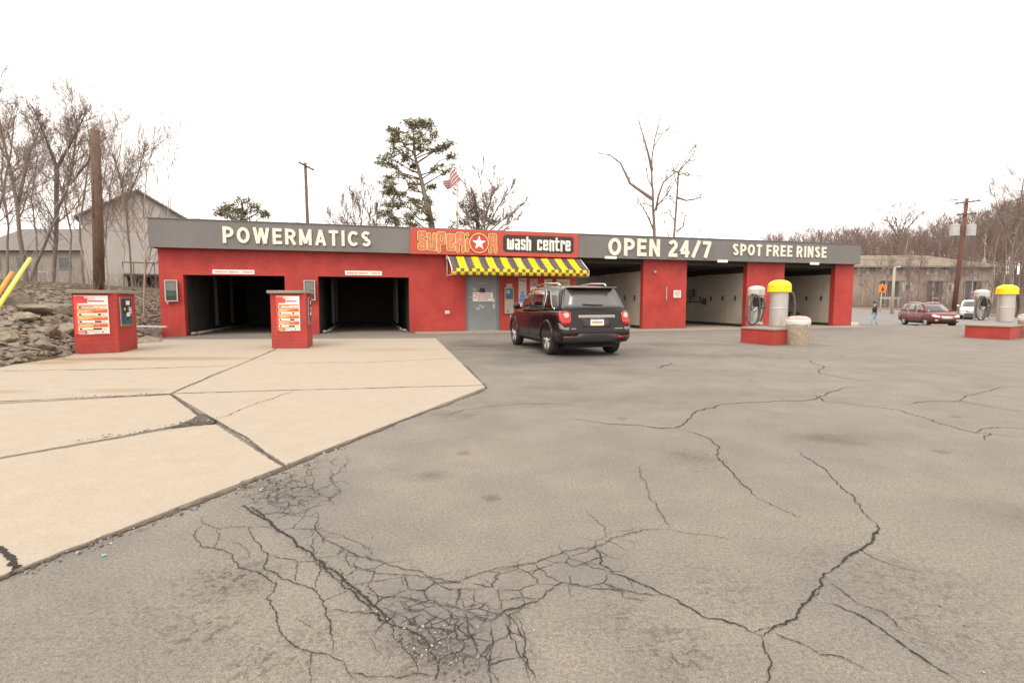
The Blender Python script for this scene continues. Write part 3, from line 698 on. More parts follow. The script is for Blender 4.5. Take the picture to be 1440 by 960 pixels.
for i, (x0, x1, z0, z1, m_) in enumerate([(11.4, 11.5, 1.72, 1.83, 0), (11.42, 11.52, 1.62, 1.7, 1), (11.62, 11.98, 2.02, 2.05, 0), (12.1, 12.2, 2.1, 2.16, 1), (11.53, 11.68, .93, 1.03, 0), (11.63, 11.76, 1.06, 1.15, 2), (11.74, 11.86, 1.0, 1.1, 2), (11.22, 11.36, 1.44, 1.47, 0), (12.2, 12.24, 1.74, 1.8, 0)]):
    MB().box(x0, x1, .083 + .0006*i, .0894, z0, z1).build('sticker', STK[m_], dr)

def wthing(name, label, cat, u, v, z, group=None): return thing(name, label, cat, BL(u, v, z), BA, group)
# door notice
t = wthing('notice', 'white paper notice with red printing taped to the grey door', 'notice', 11.81, .0, 1.47)
MB().box(-.43, .43, .076, .0885, -.185, .185).build('notice_sheet', M['white'], t)
mb = MB()
for z, wd in ((.12, .74), (.04, .62), (-.04, .78), (-.12, .42)):
    x = -wd / 2
    while x < wd / 2 - .04: l = rnd.uniform(.05, .13); mb.box(x, min(x + l, wd / 2), .072, .0758, z - .02, z + .02); x += l + .03
mb.build('lettering', M['inkred'], t)
# clearance boards over the two bays
for u0, u1, z0, z1, lab in ((1.72, 3.11, 2.28, 2.44, 'narrow white board with faint red print above the left wash bay'), (6.32, 7.71, 2.30, 2.47, 'narrow white board with faint red print above the second wash bay')):
    t = wthing('clearance_board', lab, 'sign', (u0 + u1) / 2, 0, z0, 'white boards above the wash bays'); w2 = (u1 - u0) / 2; h = z1 - z0
    MB().box(-w2, w2, -.022, -.002, 0, h).build('board', M['white'], t, bevel=.004)
    mb = MB(); segs = ((-.62, -.36), (-.34, -.20), (-.17, .02), (.07, .17), (.30, .50), (.55, .62))
    for a, b in segs:
        x = a
        while x < b - .01: mb.box(x, x + .03, -.026, -.0222, h*.3, h*.68); x += .045
    mb.build('lettering', M['inkred'], t)
# little white tags under the fascia of the three open bays
for u, z, lab in ((17.45, 3.17, 'first'), (23.2, 3.13, 'second'), (28.55, 3.12, 'third')):
    t = wthing('bay_tag', 'small white tag hanging under the grey fascia over the %s open bay' % {'first': 'open bay behind the black car, beside the awning,', 'second': 'middle', 'third': 'last'}[lab] if lab != 'first' else 'small white tag under the grey fascia over the bay behind the black car', 'sign', u, FV - .015, z, 'white tags over the open bays')
    MB().box(-.28, .28, -.012, .012, -.035, .085).build('tag_plate', M['white'], t, bevel=.003)
# traffic signal boxes
for u, zc, lab in ((.40, 1.66, 'framed signal box with green lens left of the first wash bay'), (5.02, 1.70, 'framed signal box half hidden by the kiosk between the two wash bays')):
    t = wthing('signal_box', lab, 'signal box', u, 0, zc, 'signal boxes beside the wash bays')
    MB().box(-.185, .185, -.12, -.002, -.36, .36).build('housing', M['blackplastic'], t, bevel=.01)
    f = MB()
    for a in ((-.205, -.165, -.385, .385), (.165, .205, -.385, .385)): f.box(a[0], a[1], -.14, -.1, a[2], a[3])
    f.box(-.164, .164, -.14, -.1, .345, .385); f.box(-.164, .164, -.14, -.1, -.385, -.345); f.lathe([(.03, -.15), (.03, -.08)], 8, (-.13, 0, -.43), axis='y'); f.build('frame', simple('pale_frame', (.45, .40, .35), .45), t, bevel=.006)
    MB().box(-.15, .15, -.127, -.121, .0, .325).build('lens', M['glassdark'], t); MB().box(-.15, .15, -.127, -.121, -.19, -.02).build('lens', M['green'], t)
    MB().box(-.15, .15, -.126, -.121, -.32, -.22).build('lens', M['ink'], t)
# machine, posters, outlet
t = wthing('change_machine', 'tall tan wall machine with dark teal screen right of the grey door', 'vending machine', 12.91, 0, .76)
MB().box(-.2, .2, -.12, -.002, 0, 1.11).build('cabinet', M['tanmetal'], t, bevel=.012)
f = MB().box(-.165, .165, -.128, -.121, .62, 1.05).build('screen', M['teal'], t); MB().box(-.12, .02, -.133, -.1285, .93, .96).box(-.12, .0, -.133, -.1285, .86, .885).build('screen_print', M['white'], f)
MB().lathe([(.03, -.135), (.03, -.121)], 10, (-.06, 0, .1), axis='y').build('coin_slot', M['ink'], t)
t = wthing('notice', 'small tan notice above the wall machine', 'notice', 12.935, 0, 1.95); MB().box(-.125, .125, -.02, -.002, -.075, .075).build('notice_sheet', M['posterw'], t)
mb = MB(); [mb.box(-.1, .1, -.023, -.0205, z, z + .018) for z in (-.045, -.005, .035)]; mb.build('lettering', M['inkred'], t)
def poster(u0, u1, z0, z1, lab, blocks):
    t = wthing('poster', lab, 'poster', (u0 + u1) / 2, 0, z0, 'posters under the awning'); w2 = (u1 - u0) / 2; h = z1 - z0
    MB().box(-w2, w2, -.03, -.002, 0, h).build('backing', M['posterw'], t, bevel=.006)
    mats = [M['posterb'], M['posterp'], M['posterg'], M['ink'], M['white']]; mb = MB()
    for (a, b, c, d, m) in blocks: mb.box(-w2 + a*2*w2, -w2 + b*2*w2, -.034, -.0305, c*h, d*h, m)
    mb.build('print', mats, t)
poster(13.34, 13.69, 1.0, 2.27, 'tall white and blue poster right of the wall machine', [(.1, .9, .2, .33, 0), (.2, .8, .34, .44, 0), (.3, .65, .45, .56, 0), (.15, .85, .88, .95, 1), (.1, .5, .06, .15, 4)])
poster(13.85, 14.2, 1.2, 2.24, 'pink and white poster second along under the awning', [(.08, .92, .70, .96, 1), (.1, .9, .45, .66, 4), (.2, .8, .1, .4, 1)])
poster(14.49, 14.86, 1.3, 2.25, 'olive and white poster third along under the awning', [(.3, .95, .1, .9, 2), (.05, .25, .1, .9, 4)])
poster(15.05, 15.67, 1.1, 2.24, 'wide yellowish poster behind the black car roof', [(.08, .92, .6, .92, 2), (.1, .7, .2, .5, 4)])
t = wthing('outlet_box', 'small white outlet box low on the red wall', 'outlet', 10.29, 0, .83); MB().box(-.09, .09, -.05, -.002, -.06, .06).build('box', M['white'], t, bevel=.01); MB().box(-.06, -.01, -.054, -.0505, -.03, .03).box(.01, .06, -.054, -.0505, -.03, .03).build('socket', M['posterp'], t)
t = wthing('notice', 'small white notice on the wide red pillar', 'notice', 21.06, 0, 1.62); MB().box(-.19, .19, -.02, -.002, -.17, .17).build('notice_sheet', M['white'], t)
mb = MB(); [mb.box(-.14, .14, -.024, -.0205, z, z + .05) for z in (.05, -.04)]; mb.box(-.1, .1, -.024, -.0205, -.12, -.08); mb.build('lettering', M['inkred'], t)
t = wthing('wall_thermometer', 'thin white upright strip on the wide red pillar', 'strip', 20.5, 0, 1.65); MB().box(-.018, .018, -.02, -.002, -.3, .3).build('strip', M['posterw'], t, bevel=.004)
t = wthing('wall_lamp', 'small round fitting high on the wide red pillar', 'lamp', 19.85, 0, 2.62); mb = MB(); mb.lathe([(.07, -.002), (.07, -.05), (.05, -.09)][::-1], 12, axis='y'); mb.build('housing', M['tanmetal'], t)

# ---------------------------------------------------------------- lettering
def arc(cx, cz, rx, rz, a0, a1, n=8): return [(cx + rx*math.cos(math.radians(a0 + (a1-a0)*k/n)), cz + rz*math.sin(math.radians(a0 + (a1-a0)*k/n))) for k in range(n+1)]
W_ = .11                                     # half stroke; cap height 1
def caps():
    h = W_; t = 1 - W_
    bowl = lambda x0, x1, z0, z1: [(x0, z1)] + arc(x1 - .24, (z0+z1)/2, .24, (z1-z0)/2, 90, -90, 9) + [(x0, z0)]
    D = {'P': (.68, [[(h, 0), (h, 1)], bowl(h, .66 - h, .44, t)]), 'R': (.72, [[(h, 0), (h, 1)], bowl(h, .67 - h, .47, t), [(.34, .47), (.60, 0)]]),
     'O': (.82, [arc(.39, .5, .39 - h, .5 - h, 90, 450, 22)]), 'C': (.76, [arc(.39, .5, .39 - h, .5 - h, 42, 318, 16)]),
     'E': (.62, [[(h, 0), (h, 1)], [(h, t), (.57, t)], [(h, .51), (.53, .51)], [(h, h), (.58, h)]]), 'F': (.60, [[(h, 0), (h, 1)], [(h, t), (.57, t)], [(h, .50), (.52, .50)]]),
     'T': (.64, [[(0, t), (.60, t)], [(.30, 0), (.30, 1)]]), 'I': (.28, [[(.13, 0), (.13, 1)]]), 'N': (.74, [[(h, 0), (h, 1)], [(.68 - h, 0), (.68 - h, 1)], [(h, 1 - .03), (.68 - h, .03)]]),
     'M': (.86, [[(h, 0), (h, 1)], [(.80 - h, 0), (.80 - h, 1)], [(h, .97), (.40, .10)], [(.80 - h, .97), (.40, .10)]]),
     'W': (1.02, [[(.09, 1), (.28, .02)], [(.28, .02), (.49, .97)], [(.49, .97), (.70, .02)], [(.70, .02), (.89, 1)]]),
     'A': (.74, [[(.09, 0), (.35, .98)], [(.35, .98), (.61, 0)], [(.2, .28), (.5, .28)]]),
     'S': (.66, [arc(.31, .73, .31 - h, .27 - h*.9, 25, 270, 12) + arc(.31, .28, .31 - h, .28 - h, 88, -155, 12)]),
     '2': (.64, [arc(.30, .70, .30 - h, .30 - h, 165, -30, 12) + [(.10, .13)], [(.03, h), (.58, h)]]), '4': (.66, [[(.42, 0), (.42, 1)], [(.42, .95), (.07, .31)], [(.05, .28), (.60, .28)]]),
     '7': (.60, [[(.02, t), (.55, t)], [(.49, .94), (.19, 0)]]), '/': (.56, [[(.05, 0), (.47, 1)]])}
    return D
CAPS = caps()
def cap_stroke(mb, P, w, y0, y1):
    P = [Vector(p) for p in P]; n = len(P); closed = (P[0] - P[-1]).length < 1e-6 and n > 3; L_, R_ = [], []
    for i in range(n):
        if closed: d0 = (P[i] - P[i-1 if i else n-2]).normalized(); d1 = (P[(i+1) if i < n-1 else 1] - P[i]).normalized()
        else: d0 = (P[i] - P[i-1]).normalized() if i else (P[1] - P[0]).normalized(); d1 = (P[i+1] - P[i]).normalized() if i < n-1 else d0
        m = Vector((-(d0.y + d1.y), d0.x + d1.x)); m = m.normalized() if m.length > 1e-6 else Vector((-d0.y, d0.x)); k = w/max(.5, m.dot(Vector((-d0.y, d0.x)))); L_.append(P[i] + m*k); R_.append(P[i] - m*k)
    for i in range(n-1):
        q = [L_[i], L_[i+1], R_[i+1], R_[i]]; mb.quad(*[(p.x, y0, p.y) for p in q]); mb.quad((q[0].x, y0, q[0].y), (q[0].x, y1, q[0].y), (q[1].x, y1, q[1].y), (q[1].x, y0, q[1].y)); mb.quad((q[3].x, y1, q[3].y), (q[3].x, y0, q[3].y), (q[2].x, y0, q[2].y), (q[2].x, y1, q[2].y))
    if not closed:
        for i in (0, n-1): mb.quad((L_[i].x, y0, L_[i].y), (R_[i].x, y0, R_[i].y), (R_[i].x, y1, R_[i].y), (L_[i].x, y1, L_[i].y))
def sign_text(s, u0, u1, z0, z1, label, mat, gap=.10, v=FV, wt=1.0):
    tot = sum((.34 if c == ' ' else CAPS[c][0] + gap) for c in s) - gap; sx = (u1 - u0)/tot; sz = z1 - z0
    t = thing('raised_sign', label, 'sign', BL(u0, v - .004, z0), BA, 'raised lettering of the fascia'); x = 0.0
    for wd in s.split(' '):
        mb = MB(); q = 0
        for c in wd:
            for P in CAPS[c][1]: q += 1; cap_stroke(mb, [((x + p[0])*sx, p[1]*sz) for p in P], wt*W_*(sx + sz)/2, -.05 - .0006*(q % 5), 0)
            x += CAPS[c][0] + gap
        mb.build('lettering', mat, t); x += .34
    return t
sign_text('POWERMATICS', 2.19, 7.33, 3.37, 3.955, 'raised cream capitals reading POWERMATICS on the grey fascia', M['cream'], .14, wt=.86)
sign_text('OPEN 24/7', 17.31, 22.56, 3.28, 4.05, 'large raised cream letters reading OPEN 24/7 on the grey fascia', M['cream'], .12, wt=.9)
sign_text('SPOT FREE RINSE', 23.73, 29.25, 3.435, 3.98, 'raised cream capitals reading SPOT FREE RINSE on the grey fascia', M['cream'], .16, wt=.85)

# shop sign: strokes of chunky letters laid in layers
def stroke(mb, P, w, y, mi, dy=[0]):
    P = [Vector((p[0], p[1])) for p in P]
    for a, b in zip(P[:-1], P[1:]):
        d = (b - a); L = d.length; d = d / max(L, 1e-9); n = Vector((-d.y, d.x)); e = d * w * .0
        dy[0] = (dy[0] + 1) % 24; yy = y - dy[0] * .00012
        q = [a - e + n*w, b + e + n*w, b + e - n*w, a - e - n*w]
        mb.quad(*[(p.x, yy, p.y) for p in q[::-1]], mi)
    for p in P:
        dy[0] = (dy[0] + 1) % 24; yy = y - dy[0] * .00012; k = 10
        n0 = mb.pts([(p.x + w*1.0*math.cos(t), yy, p.y + w*1.0*math.sin(t)) for t in [6.2832*j/k for j in range(k)]]); mb.face(list(range(n0, n0 + k)), mi)
GL = {'S': (.56, [[(.44,.70),(.44,.86),(.13,.86),(.13,.56),(.44,.44),(.44,.13),(.13,.13),(.13,.30)]]),
 'u': (.56, [[(.13,.80),(.13,.13),(.44,.13)], [(.44,.80),(.44,.08)]]), 'P': (.56, [[(.13,.02),(.13,.86),(.44,.86),(.44,.42),(.13,.42)]]),
 'e': (.56, [[(.13,.45),(.44,.45),(.44,.78),(.13,.78),(.13,.13),(.44,.13),(.44,.25)]]), 'R': (.58, [[(.13,.05),(.13,.86),(.44,.86),(.44,.50),(.13,.50)], [(.30,.5),(.46,.34),(.46,.05)]]),
 'i': (.28, [[(.13,.08),(.13,.60)], [(.13,.84),(.13,.86)]]),
 'w': (.78, [[(.12,.80),(.12,.12),(.38,.12),(.38,.70)], [(.38,.12),(.64,.12),(.64,.80)]]), 'a': (.56, [[(.13,.78),(.42,.78),(.42,.08)], [(.42,.46),(.13,.46),(.13,.12),(.42,.12)]]),
 's': (.54, [[(.42,.66),(.42,.78),(.13,.78),(.13,.48),(.42,.42),(.42,.12),(.13,.12),(.13,.24)]]), 'h': (.56, [[(.13,1.0),(.13,.06)], [(.13,.76),(.42,.76),(.42,.06)]]),
 'c': (.54, [[(.42,.62),(.42,.78),(.13,.78),(.13,.12),(.42,.12),(.42,.28)]]), 'n': (.56, [[(.13,.82),(.13,.06)], [(.13,.76),(.42,.76),(.42,.06)]]),
 't': (.46, [[(.15,1.0),(.15,.12),(.36,.12)], [(.02,.76),(.36,.76)]]), 'r': (.46, [[(.13,.82),(.13,.06)], [(.13,.76),(.38,.76),(.38,.62)]]), ' ': (.42, [])}
def word(mb, s, u0, z0, h, layers, xs=1.0, extra=0.0):
    x = u0
    for ch in s:
        w, st = GL[ch]
        for P in st:
            for (lw, yy, mi) in layers: stroke(mb, [(x + p[0]*h*xs, z0 + p[1]*h) for p in P], lw, yy, mi)
        x += (w + extra) * h * xs
    return x
t = wthing('shop_sign', 'red and black shop sign with white star above the striped awning', 'sign', 8.8, FV - .003, FZ0 - .01)
SW, SH = 15.9 - 8.8, 1.0
MB().box(0, SW, -.05, 0, -.01, SH + .005).build('sign_panel', M['signred'], t, bevel=.006)
mats = [M['signblack'], M['signyellow'], M['salmon'], M['white'], simple('star_red', (.50, .045, .045), .45)]
mb = MB(); hh = .83; z0 = .085
LAY = [(.108, -.054, 0), (.088, -.060, 1), (.060, -.066, 2)]
xs_ = .815
x1 = word(mb, 'SuPeRi', .27, z0 + .02, hh, LAY, xs_)
xc = x1 + .385; zc = z0 + .40
for (r, yy, mi) in ((.435, -.070, 0), (.41, -.0715, 1), (.37, -.073, 4)):
    n0 = mb.pts([(xc + r*math.cos(a), yy, zc + r*math.sin(a)) for a in np.linspace(0, 6.2832, 33)[:-1]]); mb.face(list(range(n0, n0 + 32)), mi)
st = [((.30 if k % 2 == 0 else .125) , math.pi/2 + k*math.pi/5) for k in range(10)]
n0 = mb.pts([(xc, -.076, zc)] + [(xc + r*math.cos(a), -.076, zc + r*math.sin(a)) for r, a in st])
for k in range(10): mb.face([n0, n0 + 1 + k, n0 + 1 + (k+1) % 10], 3)
word(mb, 'R', xc + .375, z0 + .02, hh, LAY, xs_)
mb.build('lettering', mats, t)
# black lozenge with white lower-case words
mb = MB(); bx0, bx1, bz0, bz1, rr = 3.76, 6.88, .15, .86, .14
pts = []
for (cx, cz, a0) in ((bx1-rr, bz1-rr, 0), (bx0+rr, bz1-rr, 1), (bx0+rr, bz0+rr, 2), (bx1-rr, bz0+rr, 3)):
    for k in range(6): a = (a0 + k/5) * math.pi/2; pts.append((cx + rr*math.cos(a), -.054, cz + rr*math.sin(a)))
n0 = mb.pts(pts); mb.face(list(range(n0, n0 + len(pts))), 0)
word(mb, 'wash', bx0 + .16, .235, .54, [(.043, -.060, 1)], .78, .03); word(mb, 'centre', bx0 + 1.46, .235, .54, [(.043, -.060, 1)], .86, .03)
mb.build('word_panel', [M['signblack'], M['white']], t)

# ---------------------------------------------------------------- striped awning
aw = wthing('awning', 'yellow and grey striped awning with checked valance over the door', 'awning', 0, 0, 0)
A0, A1 = 10.32, 16.0; VB, VF = -.38, -1.30; ZB, ZF, ZL = 3.09, 2.57, 2.30
n = NT('awning_cloth'); c = n.coord(); sx = n.n('ShaderNodeSeparateXYZ'); n.l(c, sx.inputs[0])
uu = n.math('MULTIPLY', n.math('SUBTRACT', sx.outputs[0], A0), 19.0 / (2 * (A1 - A0)))
st_ = n.math('GREATER_THAN', n.math('FRACT', uu), 0.5)
wear = n.noise(c, 2.5, 5, .6)
ycol = n.ramp(wear, [(.3, (.74, .53, .012)), (.7, (.86, .66, .03))]); gcol = n.ramp(wear, [(.3, (.105, .09, .09)), (.7, (.14, .115, .115))])
M['awncloth'] = n.set(col=n.mix(st_, gcol, ycol), rough=.75, spec=.2)
n = NT('awning_check'); c = n.coord(); sx = n.n('ShaderNodeSeparateXYZ'); n.l(c, sx.inputs[0])
uu = n.math('FLOOR', n.math('MULTIPLY', n.math('SUBTRACT', sx.outputs[0], A0), 1 / .155)); zz = n.math('FLOOR', n.math('MULTIPLY', n.math('SUBTRACT', sx.outputs[2], ZL), 1 / .136))
ch = n.math('GREATER_THAN', n.math('FRACT', n.math('MULTIPLY', n.math('ADD', uu, zz), .5)), .25)
M['awncheck'] = n.set(col=n.mix(ch, (.80, .60, .02), (.16, .11, .07)), rough=.75, spec=.2)
mb = MB(); K = 24
for k in range(K):
    a, b = A0 + (A1-A0)*k/K, A0 + (A1-A0)*(k+1)/K
    for j in range(4):
        t0, t1 = j/4, (j+1)/4; sag = lambda t: -.03*math.sin(math.pi*t)
        mb.quad((a, VB+(VF-VB)*t0, ZB+(ZF-ZB)*t0+sag(t0)), (a, VB+(VF-VB)*t1, ZB+(ZF-ZB)*t1+sag(t1)), (b, VB+(VF-VB)*t1, ZB+(ZF-ZB)*t1+sag(t1)), (b, VB+(VF-VB)*t0, ZB+(ZF-ZB)*t0+sag(t0)), 0, True)
o = mb.build('canopy', M['awncloth'], aw); so = o.modifiers.new('thick', 'SOLIDIFY'); so.thickness = .012
mb = MB(); wv = lambda u: .012*math.sin(u*9)+.006*math.sin(u*23)
K = 80
for k in range(K):
    a, b = A0 + (A1-A0)*k/K, A0 + (A1-A0)*(k+1)/K
    mb.quad((a, VF-.006+wv(a)*.9, ZL), (b, VF-.006+wv(b)*.9, ZL), (b, VF-.004, ZF-.01), (a, VF-.004, ZF-.01), 0, True)
o = mb.build('valance', M['awncheck'], aw); so = o.modifiers.new('thick', 'SOLIDIFY'); so.thickness = .008
mb = MB()
for u in (A0 - .02, A1 + .02, (A0 + A1)/2):
    mb.tube([(u, -.03, ZB - .02), (u, VB, ZB - .03), (u, VF + .03, ZF - .03)], .022, 6); mb.tube([(u, -.03, ZL + .02), (u, VF + .03, ZL + .02), (u, VF + .03, ZF - .03)], .02, 6); mb.tube([(u, -.03, ZB), (u, -.03, ZL + .0)], .022, 6)
mb.tube([(A0 - .02, VF + .03, ZF - .03), (A1 + .02, VF + .03, ZF - .03)], .02, 6)
mb.build('frame', M['white'], aw)
MB().box(A0 - .09, A0 - .04, -.3, -.2, 2.98, 3.16).build('bracket', M['white'], aw)

# ------------------------------------------------------------------ pay kiosks
def kiosk(label, P, ztop, board_face_len, side_scale, wblabel=None):
    a, b, c = [Vector((p.x, p.y)) for p in P]
    d = a + (c - b) + (a - b) * .12
    o2 = Vector((a.x, a.y)); t = thing('pay_kiosk', label, 'pay station', (a.x, a.y, 0.03), 0, 'red pay kiosks')
    loc = [p - o2 for p in (a, b, c, d)]
    MB().prism([(p.x, p.y) for p in loc], -.05, ztop - .08).build('body', M['redk'], t, bevel=.015)
    cen = sum(loc, Vector((0, 0))) / 4
    capp = [cen + (p - cen) * 1.16 for p in loc]
    # rounded front corner on the cap
    e = capp[1]; q = [capp[0]] + [((1-k)**2)*(e + (capp[0]-e)*.35) + 2*k*(1-k)*e + k*k*(e + (capp[2]-e)*.3) for k in (0, .25, .5, .75, 1)] + [capp[2], capp[3]]
    MB().prism([(p.x, p.y) for p in q], ztop - .079, ztop).build('cap_slab', M['capstone'], t, bevel=.012)
    def face_frame(p, q):
        u = (q - p); L = u.length; u /= L; n = Vector((u.y, -u.x))
        return Matrix(((u.x, -n.x, 0, p.x), (u.y, -n.y, 0, p.y), (0, 0, 1, 0), (0, 0, 0, 1))), L
    Mx, L = face_frame(loc[0], loc[1])
    B0, B1, Z0, Z1 = board_face_len[0]*L, board_face_len[1]*L, .46, 1.40
    bd = MB().box(B0, B1, -.02, -.002, Z0, Z1, 0, Mx).build('menu_board', M['white'], t)
    w, h = B1 - B0, Z1 - Z0; X = lambda f: B0 + f*w; Zz = lambda f: Z0 + f*h
    mb = MB(); y = [-.0205]
    def R(x0, x1, z0, z1, mi, k=0): mb.box(X(x0), X(x1), -.0215 - .0008*k, -.0203, Zz(z0), Zz(z1), mi, Mx)
    R(0, .10, 0, .86, 0); R(0, .40, .80, .985, 0, 1); R(.40, .62, .86, .96, 6, 1); R(.42, .88, .835, .875, 7, 2); R(.3, .45, .93, .985, 6, 2)
    for r in range(4):
        zb = .66 - r*.186
        R(.08, .97, zb - .085, zb + .10, 1 + (r % 2), 1); R(.1, .7, zb - .075, zb - .02, 2, 2); R(.55, .97, zb - .095, zb - .055, 0, 3); R(.12, .45, zb - .06, zb - .045, 6, 4); R(.12, .38, zb - .082, zb - .07, 6, 4)
        R(.10, .99, zb, zb + .068, 4, 4); R(.13, .20, zb + .012, zb + .06, 5, 5)
        wd = (.55, .40, .32, .30)[r]; x = .20
        while x < .2 + wd: R(x, x + .03, zb + .008, zb + .022, 5, 5); x += .042
        if r: R(.78 - (.10, .10, .20, .26)[r], .78, zb + .012, zb + .058, 5, 6)
        else: R(.18, .58, zb + .048, zb + .062, 5, 6); R(.70, .76, zb + .01, zb + .05, 2, 6)
        R(.82, .87, zb + .022, zb + .045, 7, 6); R(.885, .92, zb + .022, zb + .045, 7, 6)
    R(.05, .98, .02, .085, 4, 4); R(.02, .34, .018, .09, 0, 5); R(.08, .28, .04, .062, 6, 6); R(.42, .72, .045, .06, 7, 6); R(.76, .84, .04, .065, 5, 6)
    mb.build('print', [M['boardred'], simple('board_orange_red', (.74, .20, .07), .4, .35, 9), M['boardorange'], M['boardred'], M['white'], M['ink'], M['boardpale'], simple('board_mauve', (.50, .16, .24), .4)], bd)
    Mx, L = face_frame(loc[1], loc[2])
    s0, s1 = side_scale
    cp = MB().box(s0*L, s1*L, -.03, -.002, .62, 1.36, 0, Mx).build('card_panel', M['steel'], t, bevel=.006)
    w = (s1 - s0)*L; mb = MB()
    def Q(x0, x1, z0, z1, mi, dp=.034): mb.box(s0*L + x0*w, s0*L + x1*w, -dp, -.0305, .62 + z0*.74, .62 + z1*.74, mi, Mx)
    Q(.08, .92, .1, .95, 0); Q(.12, .42, .62, .92, 1, .04); Q(.45, .75, .74, .88, 2, .045); Q(.74, .9, .66, .85, 1, .046); Q(.2, .5, .45, .66, 1, .047); Q(.22, .33, .56, .64, 3, .052); Q(.45, .72, .34, .47, 2, .05)
    for k in range(5): Q(.68, .9, .44 + k*.05, .47 + k*.05, 2, .042)
    for k in range(10):
        a_ = 3.3 + k*.28; Q(.55 + .28*math.cos(a_) - .03, .55 + .28*math.cos(a_) + .03, .3 + .16*math.sin(a_) - .012, .3 + .16*math.sin(a_) + .012, 4, .041)
    mb.build('controls', [M['teal'], M['ink'], M['white'], M['yellow'], M['tealight']], cp)
    return t
kiosk('red pay kiosk at the rocky edge with menu board and card panel', [G(106, 499), G(168.5, 496.4), G(194, 490.5)], 1.53, (.04, .80), (.10, .72))
kiosk('red pay kiosk between the bays, its card panel seen edge-on', [G(382.5, 490.6), G(432.5, 490.6), G(440, 485.6)], 1.55, (.17, .82), (.24, .62))

# ------------------------------------------------------------------ vacuum islands
def cyl_vacuum(name, label, loc, kind, hoses, sc=1.0):
    t = thing(name, label, 'vacuum', loc, 0, 'coin vacuums on the red islands')
    if kind == 'dome':
        mb = MB(); mb.lathe([(.24, 0), (.235, .06), (.22, .08), (.225, .98), (.24, 1.0)], 28); mb.build('drum', M['steel'], t)
        mb = MB(); mb.lathe([(.255, .985), (.262, 1.0), (.265, 1.19), (.25, 1.24), (.18, 1.29), (.06, 1.315), (.005, 1.318)], 28); mb.build('dome_lid', simple('silver_lid', (.56, .53, .50), .4, .08, 5, metal=.3), t)
        mb = MB(); mb.box(-.16, .10, -.262, -.15, .62, .93); mb.box(.02, .22, -.25, -.12, .55, .60); mb.box(-.02, .03, -.275, -.2, .5, .66); mb.build('coin_box', M['blackplastic'], t, bevel=.012)
        mb = MB(); mb.box(-.30, -.22, -.20, -.13, .66, 1.0); mb.build('label_plate', simple('pale_yellow_label', (.55, .52, .25), .5, .3, 8), t)
        mb = MB(); [mb.box(-.05 + .02*k, .2, -.255 - .003*k, -.235, .72 + .09*k, .745 + .09*k) for k in range(3)]; mb.build('shelf_rib', M['steel'], t)
    else:
        mb = MB(); mb.lathe([(.27, 0), (.265, .04), (.266, .56), (.273, .572), (.273, .585), (.266, .597), (.266, 1.12)], 30); mb.build('drum', simple('silver_drum', (.52, .48, .45), .42, .08, 3, metal=.55), t)
        mb = MB(); mb.lathe([(.335, 1.08), (.345, 1.09), (.338, 1.30), (.318, 1.355), (.25, 1.42), (.13, 1.462), (.005, 1.475)], 30); mb.build('yellow_lid', simple('yellow_plastic', (.84, .60, .01), .42, .05, 3), t)
    for h in hoses:
        pts = []
        P = [Vector(p) for p in h]
        for i in range(len(P) - 1):          # Catmull-Rom
            p0, p1, p2, p3 = P[max(i-1, 0)], P[i], P[i+1], P[min(i+2, len(P)-1)]
            for k in range(7):
                s = k/7; pts.append(.5*((2*p1) + (p2-p0)*s + (2*p0-5*p1+4*p2-p3)*s*s + (3*p1-p0-3*p2+p3)*s**3))
        pts.append(P[-1])
        mb = MB(); mb.tube(pts, [.030 + .0022*(i % 2) for i in range(len(pts))], 9); ho = mb.build('hose', M['hose'], t)
        if kind == 'dome':
            mb = MB(); e = pts[-1]; mb.tube([e, e + Vector((-.07, -.03, -.04)), e + Vector((-.16, -.04, -.1))], [.036, .03, .02], 8); mb.build('nozzle', M['posterw'], ho)
    t.scale = (sc, sc, sc)
    return t
def island(label, corners, ztop):
    o2 = Vector((corners[0].x, corners[0].y)); t = thing('vacuum_island', label, 'plinth', (o2.x, o2.y, 0), 0, 'red vacuum islands')
    L = [Vector((c.x, c.y)) - o2 for c in corners]; c = sum(L, Vector((0, 0))) / 4
    MB().prism([(p.x, p.y) for p in L], -.08, ztop - .06).build('plinth', M['redk'], t, bevel=.02)
    q = [c + (p - c)*1.04 for p in L]
    MB().prism([(p.x, p.y) for p in q], ztop - .059, ztop).build('cap_slab', M['capstone'], t, bevel=.015)
    return t
I1 = [G(1041, 481.5), G(1088, 486), G(1120, 483)]; I1.append(I1[0] + I1[2] - I1[1])
island('red block vacuum island right of the black car', I1, .49)
I2 = [G(1356, 474.5), G(1420, 478), G(1437, 475)]; I2.append(I2[0] + I2[2] - I2[1])
island('red block vacuum island at the right edge of the picture', I2, .47)
HD = [[(-.16, -.2, 1.02), (-.30, -.26, 1.0), (-.42, -.26, .72), (-.43, -.26, .3), (-.30, -.28, .06), (-.12, -.29, .10), (.0, -.29, .4), (-.02, -.28, .8), (-.12, -.26, 1.0), (-.22, -.26, .95), (-.30, -.27, .62), (-.22, -.28, .48), (-.1, -.28, .56)],
      [(.1, -.22, .9), (.16, -.28, .7), (.1, -.3, .4), (.04, -.27, .12)]]
HY = [[(.25, -.05, 1.1), (.38, -.08, 1.05), (.45, -.08, .8), (.47, -.06, .45), (.40, -.03, .22), (.32, 0, .3)], [(.25, .02, 1.1), (.42, .03, 1.0), (.50, .03, .7), (.50, .03, .4), (.42, .02, .2)]]
def isl_pt(x, y, z): return G(x, y, z)
v1 = isl_pt(1062, 457, .49); v2 = isl_pt(1094, 459, .49)
cyl_vacuum('vacuum', 'silver domed vacuum with looped grey hoses right of the black car', (v1.x, v1.y, .49), 'dome', HD)
